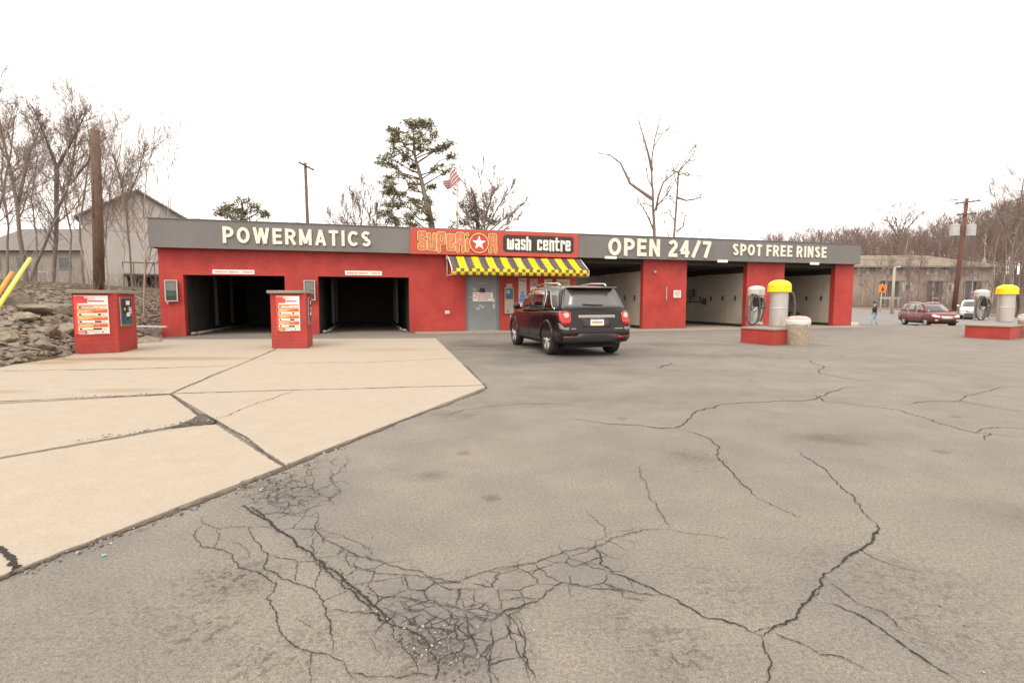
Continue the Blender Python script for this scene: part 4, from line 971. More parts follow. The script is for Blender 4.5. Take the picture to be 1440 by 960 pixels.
cyl_vacuum('vacuum', 'yellow lidded vacuum on the red island right of the black car', (v2.x, v2.y, .49), 'yellow', HY)
v3 = isl_pt(1378, 450.5, .47); v4 = isl_pt(1413, 452.5, .47)
cyl_vacuum('vacuum', 'silver domed vacuum on the island at the right edge of the picture', (v3.x, v3.y, .47), 'dome', HD)
cyl_vacuum('vacuum', 'yellow lidded vacuum at the right edge of the picture', (v4.x, v4.y, .47), 'yellow', HY)
# aggregate bins with bag
n = NT('exposed_aggregate'); c = n.coord(); vo = n.n('ShaderNodeTexVoronoi'); n.l(c, vo.inputs['Vector']); vo.inputs['Scale'].default_value = 45
sep = n.n('ShaderNodeSeparateColor'); n.l(vo.outputs['Color'], sep.inputs[0])
M['aggregate'] = n.set(col=n.ramp(sep.outputs[0], [(.1, (.25, .20, .145)), (.5, (.33, .27, .20)), (.9, (.39, .33, .25))]), rough=.9, normal=n.bump(vo.outputs['Distance'], .5, .01))
def bin_(label, p):
    t = thing('litter_bin', label, 'litter bin', (p.x, p.y, 0), 0, 'concrete litter bins beside the vacuum islands')
    mb = MB(); mb.lathe([(.27, -.02), (.305, .0), (.318, .3), (.325, .66), (.32, .72), (.27, .725)], 30); mb.build('drum', M['aggregate'], t)
    mb = MB(); prof = []
    k = 40; rings = []
    for (r, z, a) in ((.329, .61, .006), (.332, .68, .005), (.330, .745, .003), (.30, .77, .002), (.27, .75, .0)):
        rings.append(mb.pts([((r + a*math.sin(7*th) + a*math.sin(13*th+1))*math.cos(th), (r + a*math.sin(7*th))*math.sin(th), z + (2.2*a*math.sin(5*th+.7))) for th in [6.2832*j/k for j in range(k)]]))
    for a, b in zip(rings[:-1], rings[1:]):
        for j in range(k): mb.face([a+j, a+(j+1) % k, b+(j+1) % k, b+j], 0, True)
    mb.tri((.05, -.335, .66), (.14, -.35, .52), (.10, -.34, .67)); mb.tri((.04, -.336, .66), (-.04, -.345, .58), (.10, -.345, .665)); bag = mb.build('bin_bag', simple('white_bag', (.62, .58, .55), .35, .08, 8), t)
    mb = MB(); mb.lathe([(.315, .75), (.32, .765), (.315, .79), (.2, .845), (.005, .86)], 30); mb.build('lid', simple('faded_red_lid', (.50, .34, .31), .5, .25, 4), t)
bin_('tan aggregate litter bin with white bag and pale lid right of the black car', G(1121, 484.5))
bin_('tan aggregate litter bin cut by the right edge of the picture', G(1447, 474.5))

# ------------------------------------------------------------------ vehicles
def car_paint(name, col, rough=.2, coat=.25):
    n = NT(name); c = n.coord(); f = n.noise(c, 3, 4, .6)
    # thin road film on the lower panels
    sx = n.n('ShaderNodeSeparateXYZ'); n.l(c, sx.inputs[0]); dust = n.math('MULTIPLY', n.maprange(sx.outputs[2], .25, .8, .35, .0), n.maprange(f, .3, .7, .3, 1))
    return n.set(col=n.mix(dust, col, [x*.7 + .012 for x in col]), rough=n.maprange(dust, 0, .5, rough, .6), coat=coat, coatr=.05, spec=.3)
M['tyre'] = simple('tyre_rubber', (.022, .021, .020), .8, .2, 10)
M['rim'] = simple('alloy', (.66, .63, .58), .35, .06, 8, metal=.35)
M['chrome'] = simple('chrome', (.78, .74, .70), .12, .03, 5, metal=1.0)
n = NT('car_glass'); M['glass'] = n.set(col=(.018, .018, .019), rough=.04, spec=.9, coat=1.0)
n = NT('car_glass_sky_grey'); M['glass_sky'] = n.set(col=(.12, .112, .11), rough=.12, spec=.7)  # grey base colour paints the sky's reflection into the glass
M['trim'] = simple('grey_trim', (.038, .036, .036), .5, .15, 6)
M['lampred'] = simple('lamp_red', (.46, .008, .008), .15, .15, 12, coat=.4)
M['lampclear'] = simple('lamp_clear', (.62, .58, .54), .1, .1, 12, coat=1.0)
M['under'] = simple('underbody', (.02, .02, .02), .9, .2, 6)

def suv(name, label, paint, loc, heading, front=False, rear=False, group=None, plate=None):
    t = thing(name, label, 'car', loc, heading, group)
    def section(x, w, zb, belt, n_=0):
        xl, xm, xb = x
        half = [(xl, 0, zb), (xl, .62*w, zb), (xl*.6+xm*.4, .93*w, zb+.04), (xm, .99*w, zb+.16), (xm, 1.0*w, .60), (xm*.5+xb*.5, .985*w, .84), (xb, .955*w, belt-.03), (xb, .90*w, belt+.01), (xb, .55*w, belt+.035), (xb, 0, belt+.045)]
        full = half + [(p[0], -p[1], p[2]) for p in half[-2:0:-1]]
        return full
    SEC = [((-2.27, -2.36, -2.28), .80, .36, 1.06), ((-2.22, -2.33, -2.25), .865, .33, 1.07), ((-2.1, -2.16, -2.1), .905, .28, 1.08), ((-1.9,)*3, .918, .25, 1.08), ((-1.43,)*3, .922, .24, 1.075),
           ((-.9,)*3, .92, .24, 1.06), ((-.2,)*3, .92, .24, 1.03), ((.5,)*3, .92, .24, 1.02), ((1.0,)*3, .92, .24, 1.03), ((1.25,)*3, .918, .24, 1.02), ((1.6,)*3, .91, .25, .985), ((1.95,)*3, .885, .25, .94),
           ((2.18, 2.22, 2.15), .82, .27, .88), ((2.28, 2.34, 2.26), .72, .30, .82)]
    mb = MB(); R = [mb.pts(section(*s)) for s in SEC]; K = 18
    for a, b in zip(R[:-1], R[1:]):
        for j in range(K): mb.face([a+j, b+j, b+(j+1) % K, a+(j+1) % K][::-1], 0, True)
    for r, fl in ((R[0], 1), (R[-1], 0)):
        for j in range(9):
            q = [r + j, r + (j+1) % K, r + (K - j - 1) % K, r + (K - j) % K]
            q = list(dict.fromkeys(q))
            if len(q) > 2: mb.face(q if not fl else q[::-1], 0, True)
    body = mb.build('body', paint, t, subsurf=2)
    bm = bmesh.new(); bm.from_mesh(body.data); bmesh.ops.recalc_face_normals(bm, faces=bm.faces[:]); bm.to_mesh(body.data); bm.free()
    # wheel wells cut out of the flanks
    cut = MB()
    for wx in (-1.43, 1.43):
        for s in (-1, 1): cut.lathe([(.43, s*.62 if s > 0 else -1.2), (.43, 1.2 if s > 0 else s*.62)], 32, (wx, 0, .37), axis='y')
    co = cut.build('cutter', M['under']); 
    bm = bmesh.new(); bm.from_mesh(co.data); bmesh.ops.recalc_face_normals(bm, faces=bm.faces[:]); bm.to_mesh(co.data); bm.free()
    bo = body.modifiers.new('wells', 'BOOLEAN'); bo.object = co; bo.operation = 'DIFFERENCE'; bo.solver = 'EXACT'
    bpy.context.view_layer.update(); dg = bpy.context.evaluated_depsgraph_get()
    me = bpy.data.meshes.new_from_object(body.evaluated_get(dg)); body.modifiers.clear(); body.data = me; me.name = 'body'
    me.materials.clear(); me.materials.append(paint); me.materials.append(M['under'])
    me.polygons.foreach_set('use_smooth', [True]*len(me.polygons))
    for p in me.polygons:
        c = p.center
        if abs(c.y) < .915 and any(abs(math.hypot(c.x - wx, c.z - .37) - .43) < .012 for wx in (-1.43, 1.43)) and abs(c.y) > .55: p.material_index = 1
    bpy.data.objects.remove(co)
    # cabin
    def cab(xb, xr, zr, wb, wr, belt=1.0):
        lerp = lambda f: (xb + (xr - xb)*f)
        half = [(lerp(0), 0, belt), (lerp(0), wb, belt), (lerp(.3), wb - (wb-wr)*.22, belt + (zr-belt)*.3), (lerp(.62), wb - (wb-wr)*.52, belt + (zr-belt)*.62), (lerp(.88), wr + .035, belt + (zr-belt)*.88), (lerp(.97), wr - .03, zr - .02), (lerp(1), wr*.6, zr + .012), (lerp(1), 0, zr + .02)]
        return half + [(p[0], -p[1], p[2]) for p in half[-2:0:-1]]
    CS = [cab(-2.235, -1.93, 1.60, .82, .63), cab(-2.19, -1.88, 1.625, .845, .655), cab(-1.9, -1.7, 1.645, .865, .68), cab(-1.1, -1.0, 1.675, .875, .70), cab(-.2, -.15, 1.685, .875, .705), cab(.55, .25, 1.67, .87, .69), cab(1.12, .48, 1.635, .855, .665), cab(1.22, .52, 1.61, .82, .63)]
    mb = MB(); R = [mb.pts(c_) for c_ in CS]; K = 14
    for a, b in zip(R[:-1], R[1:]):
        for j in range(K): mb.face([a+j, b+j, b+(j+1) % K, a+(j+1) % K][::-1], 0, True)
    for r in (R[0], R[-1]):
        for j in range(7):
            q = list(dict.fromkeys([r + j, r + (j+1) % K, r + (K - j - 1) % K, r + (K - j) % K]))
            if len(q) > 2: mb.face(q, 0, True)
    cabin = mb.build('cabin', paint, t, subsurf=2)
    bm = bmesh.new(); bm.from_mesh(cabin.data); bmesh.ops.recalc_face_normals(bm, faces=bm.faces[:]); bm.to_mesh(cabin.data); bm.free()
    bpy.context.view_layer.update(); dg = bpy.context.evaluated_depsgraph_get()
    me = bpy.data.meshes.new_from_object(cabin.evaluated_get(dg)); cabin.modifiers.clear(); cabin.data = me; me.name = 'cabin'
    me.polygons.foreach_set('use_smooth', [True]*len(me.polygons))
    V, F = [], []
    for m_ in (body.data, cabin.data):
        n0 = len(V); V += [v.co.copy() for v in m_.vertices]; F += [[n0 + i for i in p.vertices] for p in m_.polygons]
    bvh = BVHTree.FromPolygons(V, F)
    def patch(nm, poly, ax, mat, parent=t, off=.006, thick=.006, sub=2):
        """lay a panel cut to an outline on the bodywork: seen from the side ('y+','y-'), rear ('x-') or front ('x+')"""
        sgn = 1 if ax[1] == '+' else -1
        def P3(a, b): return Vector((a, sgn*3, b)) if ax[0] == 'y' else Vector((sgn*6, a, b))
        D = Vector((0, -sgn, 0)) if ax[0] == 'y' else Vector((-sgn, 0, 0))
        bm = bmesh.new(); vs = [bm.verts.new(P3(*p)) for p in poly]; bm.faces.new(vs)
        bmesh.ops.triangulate(bm, faces=bm.faces[:])
        for _ in range(sub): bmesh.ops.subdivide_edges(bm, edges=bm.edges[:], cuts=1, use_grid_fill=True)
        miss = []
        for v in bm.verts:
            h, nn, _, _ = bvh.ray_cast(v.co, D)
            if h is None: miss.append(v)
            else: v.co = h - D*off
        if miss: bmesh.ops.delete(bm, geom=miss, context='VERTS')
        bmesh.ops.recalc_face_normals(bm, faces=bm.faces[:])
        fs = bm.faces[:]
        if fs:
            av = sum((f.normal for f in fs), Vector())
            if av.dot(D) > 0: bmesh.ops.reverse_faces(bm, faces=fs)
        for f in bm.faces: f.smooth = True
        me = bpy.data.meshes.new(nm); bm.to_mesh(me); bm.free(); me.materials.append(mat)
        o = bpy.data.objects.new(nm, me); COL.objects.link(o); o.parent = parent
        so = o.modifiers.new('thick', 'SOLIDIFY'); so.thickness = thick; so.offset = 1 if True else 0
        return o
    for s in ('y+', 'y-'):
        patch('side_window', [(-1.02, 1.10), (-.98, 1.52), (-.55, 1.575), (-.12, 1.585), (-.09, 1.08)], s, M['glass'])
        patch('side_window', [(-.02, 1.075), (-.05, 1.585), (.28, 1.57), (.55, 1.44), (.98, 1.13), (.99, 1.08)], s, M['glass'])
        patch('quarter_window', [(-1.30, 1.535), (-1.80, 1.535), (-2.02, 1.14), (-1.74, 1.12), (-1.52, 1.27)], s, M['glass_sky'])
        # bright surround drawn along the window line
        pt = [(1.0, 1.07), (-.1, 1.07), (-.98, 1.085), (-1.08, 1.12), (-1.10, 1.3), (-1.06, 1.50), (-.98, 1.555), (-.55, 1.60), (-.1, 1.61), (.3, 1.595), (.6, 1.44), (1.0, 1.1)]
        sg = 1 if s == 'y+' else -1; pp = []
        for a, b in zip(pt[:-1], pt[1:]):
            for k in range(4):
                x, z = a[0] + (b[0]-a[0])*k/4, a[1] + (b[1]-a[1])*k/4; h = bvh.ray_cast(Vector((x, sg*3, z)), Vector((0, -sg, 0)))[0]
                if h: pp.append(h + Vector((0, sg*.01, 0)))
        mb = MB(); mb.tube(pp, .011, 5); mb.build('window_surround', M['chrome'], t)
        pp = []
        for x, z in ((-1.26, 1.56), (-1.34, 1.48), (-1.43, 1.37), (-1.53, 1.25), (-1.66, 1.15), (-1.80, 1.105)):
            h = bvh.ray_cast(Vector((x, sg*3, z)), Vector((0, -sg, 0)))[0]
            if h: pp.append(h + Vector((0, sg*.01, 0)))
        mb = MB(); mb.tube(pp, .011, 5); mb.build('window_surround', M['chrome'], t)
        for x0 in (.0, -1.0):                    # door seams and handles
            pp = []
            for k in range(9):
                z = .42 + k*.075; h = bvh.ray_cast(Vector((x0 - .06*(1 if x0 < -.5 else 0)*max(0, (z-.8))*4, sg*3, z)), Vector((0, -sg, 0)))[0]
                if h: pp.append(h + Vector((0, sg*.001, 0)))
            mb = MB(); mb.tube(pp, .006, 4); mb.build('door_seam', M['under'], t)
            h = bvh.ray_cast(Vector((x0 + .16, sg*3, .93)), Vector((0, -sg, 0)))[0]
            mb = MB(); mb.box(x0 + .08, x0 + .27, h.y - .01 if sg > 0 else h.y - .035, h.y + .035 if sg > 0 else h.y + .01, .915, .945); mb.build('door_handle', M['chrome'] if not rear else paint, t, bevel=.008)
        patch('sill_trim', [(-.98, .27), (-.98, .40), (.98, .40), (.98, .27)], s, M['trim'], off=.01, thick=.01)
        for wx in (-1.43, 1.43):                 # arch lips
            mb = MB(); pp = []
            for k in range(17):
                a = math.radians(-8 + k*196/16); x, z = wx + .455*math.cos(a), .37 + .455*math.sin(a)
                h = bvh.ray_cast(Vector((x, sg*3, z)), Vector((0, -sg, 0)))[0]
                if h and abs(h.y) > .7: pp.append(h + Vector((0, sg*.004, 0)))
            if len(pp) > 3: mb.tube(pp, .028, 6); mb.build('arch_lip', M['trim'] if not rear else paint, t)
        # mirror
        mb = MB(); mb.lathe([(.005, -.06), (.07, -.05), (.10, 0), (.075, .05), (.005, .06)], 14, axis='y'); mi_ = mb.build('mirror', paint, t, loc=(.82, sg*1.0, 1.16)); mi_.scale = (.75, 1.7, .95); mi_.rotation_euler = (0, 0, sg*math.pi/2*.92); mi_.rotation_euler = (0, 0, 0)
        mb = MB(); mb.tube([(.82, sg*.86, 1.10), (.82, sg*.96, 1.12)], .03, 6); mb.build('mirror_arm', paint, t)
        # roof rail
        mb = MB(); mb.tube([(-1.55, sg*.60, 1.66), (-1.45, sg*.61, 1.715), (-.6, sg*.625, 1.745), (.1, sg*.61, 1.715), (.22, sg*.60, 1.67)], .02, 7); mb.build('roof_rail', M['chrome'], t)
    # wheels
    for wx in (-1.43, 1.43):
        for sg in (1, -1):
            wh = bpy.data.objects.new('wheel', None); COL.objects.link(wh); wh.parent = t; wh.location = (wx, sg*.795, .355); wh.empty_display_size = .1
            mb = MB(); mb.lathe([(.232, -.10), (.24, -.112), (.30, -.118), (.345, -.10), (.358, -.06), (.358, .06), (.345, .10), (.30, .118), (.24, .112), (.232, .10)], 32, axis='y', cap=False); mb.build('tyre', M['tyre'], wh)
            mb = MB(); mb.lathe([(.246, .110), (.236, .112), (.222, .085), (.215, .05), (.01, .045)] if sg > 0 else [(.01, -.045), (.215, -.05), (.222, -.085), (.236, -.112), (.246, -.110)], 28, axis='y', mi=1, cap=False)
            for k in range(5):
                for dd in (-.13, .13):
                    a = k*2*math.pi/5 + .3 + dd; ca, sa = math.cos(a), math.sin(a)
                    Mx = Matrix(((ca, 0, -sa, 0), (0, 1, 0, 0), (sa, 0, ca, 0), (0, 0, 0, 1)))
                    mb.box(.03, .232, (.06 if sg > 0 else -.106), (.106 if sg > 0 else -.06), -.026, .026, 0, Mx)
            mb.lathe([(.06, .06), (.06, .112), (.04, .118)] if sg > 0 else [(.04, -.118), (.06, -.112), (.06, -.06)], 14, axis='y', mi=0)
            mb.build('rim', [M['rim'], M['trim']], wh)
    # underbody
    MB().box(-2.0, 2.0, -.62, .62, .2, .42).build('underbody', M['under'], t)
    # rear
    patch('rear_window', [(-.77, 1.13), (.77, 1.13), (.63, 1.56), (-.63, 1.56)], 'x-', M['glass_sky'])
    for s in (1, -1):
        q = patch('tail_light', [(s*.64, .80), (s*.63, 1.03), (s*.72, 1.07), (s*.868, 1.06), (s*.872, .86), (s*.82, .74), (s*.70, .75)], 'x-', M['lampred'], off=.006, thick=.010)
        mb = MB(); h = bvh.ray_cast(Vector((-6, s*.74, .975)), Vector((1, 0, 0)))[0]; 
        for j in range(1): mb.tube([h + Vector((-.02, 0, 0)), h + Vector((-.036, 0, 0))], .058, 16)
        mb.build('lens', M['lampclear'], q)
        patch('reflector', [(s*.52, .44), (s*.54, .50), (s*.80, .50), (s*.80, .44)], 'x-', M['lampred'], off=.03, thick=.01, sub=1)
        patch('tail_trim', [(s*.70, .63), (s*.68, .70), (s*.80, .69), (s*.885, .80), (s*.88, .66)], 'x-', M['trim'] if not rear else simple('silver_trim', (.22, .21, .20), .4), off=.01)
    mb = MB(); mb.box(-2.13, -1.82, -.60, .60, 1.592, 1.625); sp = mb.build('spoiler', simple('spoiler_gloss', tuple(.5*x + .03 for x in paint.node_tree.nodes['Principled BSDF'].inputs['Base Color'].default_value[:3]) if False else (.05, .048, .047), .12, .05, 5, coat=1.0) if rear else paint, t, bevel=.014)
    mb = MB(); mb.box(-2.134, -2.128, -.16, .16, 1.60, 1.618); mb.build('brake_light', M['lampred'], sp)
    patch('bumper_lower', [(-.80, .36), (-.84, .50), (-.52, .50), (-.46, .555), (.46, .555), (.52, .50), (.84, .50), (.80, .36)], 'x-', M['trim'], off=.02, thick=.02)
    patch('plate_recess', [(-.34, .70), (-.42, .90), (.42, .90), (.34, .70)], 'x-', M['trim'], off=.003)
    mb = MB(); h = bvh.ray_cast(Vector((-6, 0, .94)), Vector((1, 0, 0)))[0]; mb.box(h.x - .035, h.x + .01, -.46, .46, .905, .975); mb.build('chrome_bar', M['chrome'], t, bevel=.012)
    h = bvh.ray_cast(Vector((-6, 0, .80)), Vector((1, 0, 0)))[0]
    pl = MB().box(h.x - .03, h.x - .015, -.165, .165, .735, .885).build('licence_plate', M['white'], t)
    mb = MB().box(h.x - .033, h.x - .0302, -.165, .165, .735, .76, 0).box(h.x - .033, h.x - .0302, -.165, .165, .874, .885, 1)
    for k in range(6): mb.box(h.x - .033, h.x - .0302, -.13 + k*.045, -.10 + k*.045, .785, .84, 2)
    mb.build('plate_print', [simple('plate_yellow', (.72, .62, .22), .4, .05), M['posterb'], M['posterp']], pl)
    h = bvh.ray_cast(Vector((-6, 0, 1.2)), Vector((1, 0, 0)))[0]
    mb = MB(); mb.tube([(h.x - .03, .28, 1.22), (h.x - .03, .0, 1.20), (h.x - .025, -.22, 1.205)], [.014, .02, .012], 6); mb.build('wiper', M['under'], t)
    mb = MB(); hh = bvh.ray_cast(Vector((-6, .6, .66)), Vector((1, 0, 0)))[0]; mb.box(hh.x - .006, hh.x + .02, .52, .64, .655, .68); hh = bvh.ray_cast(Vector((-6, -.55, .66)), Vector((1, 0, 0)))[0]; mb.box(hh.x - .006, hh.x + .02, -.66, -.44, .655, .68); mb.build('badge', M['chrome'], t)
    # front
    patch('windscreen', [(-.74, 1.08), (.74, 1.08), (.58, 1.56), (-.58, 1.56)], 'x+', M['glass'])
    for s in (1, -1):
        patch('headlight', [(s*.42, .66), (s*.46, .79), (s*.80, .87), (s*.85, .80), (s*.78, .68)], 'x+', M['lampclear'], off=.01, thick=.012)
        patch('fog_light', [(s*.56, .42), (s*.56, .50), (s*.74, .52), (s*.74, .44)], 'x+', M['lampclear'], off=.014, sub=1)
    patch('grille', [(-.36, .56), (-.42, .78), (.42, .78), (.36, .56)], 'x+', M['trim'] if rear else M['steel'], off=.012, thick=.012)
    patch('lower_grille', [(-.5, .34), (-.52, .48), (.52, .48), (.5, .34)], 'x+', M['under'], off=.012)
    return t
hd = math.pi/2 + math.radians(15.8)
RW = G(772.5, 498.2)            # rear left contact patch
fwd = Vector((math.cos(hd), math.sin(hd), 0)); lft = Vector((-math.sin(hd), math.cos(hd), 0))
cc = RW + fwd*1.43 - lft*.83
suv('parked_car', 'black sport utility car seen from behind, stopped at the awning', car_paint('black_paint', (.010, .007, .008)), (cc.x, cc.y, 0), hd, rear=True)
hx, hy = -.2, -.98; h2 = math.atan2(hy, hx)
suv('passing_car', 'dark red sport utility car driving along the road', car_paint('red_paint', (.16, .012, .018)), (31.0, 38.2, lz(31.0, 38.2) + .01), h2, front=True)
suv('passing_car', 'white car facing the lot behind the silver vacuum at the right', car_paint('white_paint', (.66, .66, .65)), (42.2, 47, lz(42.2, 47) + .01), math.atan2(-.74, -.67), front=True)

# ------------------------------------------------------------------ the walking person
def skinned(name, J, E, mat, parent=None, sub=2, root=0):
    me = bpy.data.meshes.new(name); me.from_pydata([j[:3] for j in J], E, []); me.materials.append(mat)
    o = bpy.data.objects.new(name, me); COL.objects.link(o)
    md = o.modifiers.new('skin', 'SKIN'); md.use_smooth_shade = True
    for i, j in enumerate(J):
        sv = me.skin_vertices[0].data[i]; sv.radius = (j[3], j[4] if len(j) > 4 else j[3]); sv.use_root = (i == root)
    s_ = o.modifiers.new('sub', 'SUBSURF'); s_.levels = sub; s_.render_levels = sub
    if parent: o.parent = parent
    return o
M['skin'] = simple('skin', (.42, .25, .18), .6, .08, 8); M['jacket'] = simple('black_jacket', (.018, .018, .020), .8, .3, 12); M['jeans'] = simple('blue_jeans', (.27, .36, .45), .85, .2, 12); M['cap'] = simple('dark_cap', (.02, .02, .022), .8)
px_ = at(1229, 457, 39.5)
pt_ = thing('person', 'person in a dark jacket, dark cap and pale jeans walking by the road', 'person', (px_.x, px_.y, lz(px_.x, px_.y)), math.radians(155))
# local: x forward, y left, z up
LEGS = [(.0, 0, .95, .12, .15), (.02, .10, .88, .085), (.14, .10, .50, .058), (.20, .10, .09, .04), (.02, -.10, .88, .085), (-.06, -.10, .50, .058), (-.22, -.10, .12, .04)]
body = [(0, 0, .95, .12, .15), (0, 0, 1.15, .11, .14), (.01, 0, 1.36, .12, .17), (.01, 0, 1.48, .055), (.02, 0, 1.56, .055), (.04, 0, 1.66, .085, .075), (.03, 0, 1.75, .075, .068)]
E = [(i, i+1) for i in range(6)]
def add(pts, start):
    k = start
    for p in pts: body.append(p); E.append((k, len(body)-1)); k = len(body)-1
    return k
for s, sw in ((1, -1), (-1, 1)):
    e = add([(.0, s*.19, 1.42, .05), (-.03*sw - .02, s*.24, 1.14, .04), (.10*sw, s*.23, .90, .028), (.125*sw, s*.23, .84, .032, .02)], 2)
    for f in range(4): add([(.125*sw + .02 + (f-1.5)*.016, s*(.235), .79 + .004*abs(f-1.5), .0085), (.135*sw + .02 + (f-1.5)*.015, s*.228, .745 + .008*abs(f-1.5), .0075)], e)
    add([(.15*sw + .03, s*.215, .82, .0095), (.165*sw + .035, s*.205, .785, .008)], e)
k0 = len(body); body += [(p[0], p[1], p[2], *p[3:]) for p in LEGS[1:]]; E += [(0, k0), (k0, k0+1), (k0+1, k0+2), (0, k0+3), (k0+3, k0+4), (k0+4, k0+5)]
add([(.30, .10, .045, .032), (.36, .10, .035, .025)], k0 + 2); add([(-.16, -.10, .05, .032), (-.10, -.10, .035, .025)], k0 + 5)
b = skinned('body', body, E, M['skin'], pt_)
JK = [(0, 0, .84, .17, .20), (0, 0, 1.1, .155, .19), (.01, 0, 1.37, .15, .205), (.01, 0, 1.49, .075)]; JE = [(0, 1), (1, 2), (2, 3)]
for s, sw in ((1, -1), (-1, 1)):
    k0 = len(JK); JK += [(.0, s*.20, 1.42, .07), (-.03*sw - .02, s*.25, 1.14, .06), (.095*sw, s*.235, .91, .046)]; JE += [(2, k0), (k0, k0+1), (k0+1, k0+2)]
skinned('jacket', JK, JE, M['jacket'], b, root=1)
skinned('trousers', [(0, 0, .96, .13, .165), (.02, .10, .87, .105), (.14, .10, .50, .078), (.19, .10, .12, .066), (.02, -.10, .87, .105), (-.06, -.10, .50, .078), (-.20, -.10, .15, .066)], [(0, 1), (1, 2), (2, 3), (0, 4), (4, 5), (5, 6)], M['jeans'], b)
skinned('shoe', [(.19, .10, .06, .05, .045), (.27, .10, .045, .045), (.38, .10, .04, .03)], [(0, 1), (1, 2)], M['cap'], b); skinned('shoe', [(-.23, -.10, .08, .05, .045), (-.16, -.10, .055, .045), (-.06, -.10, .04, .03)], [(0, 1), (1, 2)], M['cap'], b)
mb = MB(); mb.lathe([(.102, 1.70), (.104, 1.74), (.085, 1.80), (.03, 1.825), (.005, 1.827)], 16, (.035, 0, 0)); mb.box(.10, .21, -.07, .07, 1.70, 1.715); mb.build('cap', M['cap'], b)
mb = MB(); mb.tube([(.115, 0, 1.665), (.14, 0, 1.635), (.118, 0, 1.63)], .012, 6); mb.box(.10, .122, -.03, .03, 1.595, 1.603); [mb.box(.10, .118, y - .012, y + .012, 1.66, 1.67) for y in (-.03, .03)]; mb.build('face_feature', simple('feature_brown', (.20, .10, .08), .6), b)  # nose, mouth and eyes share one brown

# ------------------------------------------------------------------ trees
def rot_about(d, ang, az):
    a, b = frame_of(d); s = a*math.cos(az) + b*math.sin(az)
    return (d*math.cos(ang) + s*math.sin(ang)).normalized()
class Tree:
    def __init__(s, seed, twig=.007, dens=1.0, up=.10, wig=.16, levels=3, ang=(28, 58), ratio=(.45, .75), kids=(9, 7, 6, 4), start=.25, minr=None):
        s.r = random.Random(seed); s.trunk = MB(); s.crown = MB(); s.twig = twig; s.dens = dens; s.up = up; s.wig = wig; s.levels = levels
        s.ang = ang; s.ratio = ratio; s.kids = kids; s.start = start; s.tips = []
    def path(s, p, d, L, n, wig, up):
        P = [p.copy()]
        for i in range(n):
            d = (d + Vector((s.r.gauss(0, wig), s.r.gauss(0, wig), s.r.gauss(0, wig*.6) + up))).normalized(); p = p + d*(L/n); P.append(p.copy())
        return P
    def limb(s, P, r0, r1, lev, mb, k):
        n = len(P); R = [max(s.twig, r0 + (r1 - r0)*(i/(n-1))**.8) for i in range(n)]; mb.tube(P, R, k, 0, cap=False)
        s.tips.append(P[-1]); return R
    def grow(s, P, R, L, lev):
        if lev > s.levels: return
        n = len(P) - 1; cnt = max(1, int(s.kids[min(lev-1, len(s.kids)-1)]*s.dens*s.r.uniform(.75, 1.25)))
        st = s.start if lev == 1 else .12
        for c in range(cnt):
            f = st + (1 - st)*((c + s.r.random())/cnt); x = f*n; i = min(int(x), n-1); q = P[i].lerp(P[i+1], x - i); d = (P[i+1] - P[i]).normalized()
            nd = rot_about(d, math.radians(s.r.uniform(*s.ang)), s.r.random()*6.283)
            if nd.z < -.2: nd.z *= .3; nd.normalize()
            LL = L*s.r.uniform(*s.ratio)*(1 - .55*f if lev == 1 else 1 - .4*f)
            rr = min(R[i]*.62, max(s.twig, LL*.016))
            Q = s.path(q, nd, LL, 5 if lev == 1 else (4 if lev == 2 else 3), s.wig, s.up); RR = s.limb(Q, rr, s.twig, lev, s.crown, 5 if lev == 1 else (4 if lev == 2 else 3)); s.grow(Q, RR, LL, lev + 1)
    def build(s, trunk_pts, r0, r1, extra=(), thin=1.0):
        r0 *= thin
        P = []
        tp = [Vector(p) for p in trunk_pts]
        for a, b in zip(tp[:-1], tp[1:]):
            m = max(1, int((b-a).length/.8)); P += [a.lerp(b, i/m) + Vector((s.r.gauss(0, .02), s.r.gauss(0, .02), 0)) for i in range(m)]
        P.append(tp[-1]); R = s.limb(P, r0, r1, 0, s.trunk, 9); L = sum((b-a).length for a, b in zip(P[:-1], P[1:])); s.grow(P, R, L*.62, 1)
        for pts, ra, rb in extra:
            tp = [Vector(p) for p in pts]; P = []
            for a, b in zip(tp[:-1], tp[1:]):
                m = max(1, int((b-a).length/.7)); P += [a.lerp(b, i/m) for i in range(m)]
            P.append(tp[-1]); R = s.limb(P, ra, rb, 0, s.trunk, 7); L = sum((b-a).length for a, b in zip(P[:-1], P[1:])); s0 = s.start; s.start = .2; s.grow(P, R, L*.6, 1); s.start = s0
        return s
    def link(s, name, label, cat, loc, tm, cm, group=None, rz=0):
        t = thing(name, label, cat, loc, rz, group); s.trunk.build('trunk', tm, t); s.crown.build('crown', cm, t); return t
def rel(pl, Y, dj=0.0, rr=None):
    """photo polyline -> tree-local points at distance Y (with some depth wander)"""
    b = at(*pl[0], Y); out = []; dy = 0
    for i, p in enumerate(pl):
        if i and dj: dy += (rr or rnd).gauss(0, dj)
        q = at(*p, Y + dy); out.append(q - Vector((b.x, b.y, 0)))
    return (b.x, b.y, 0), out
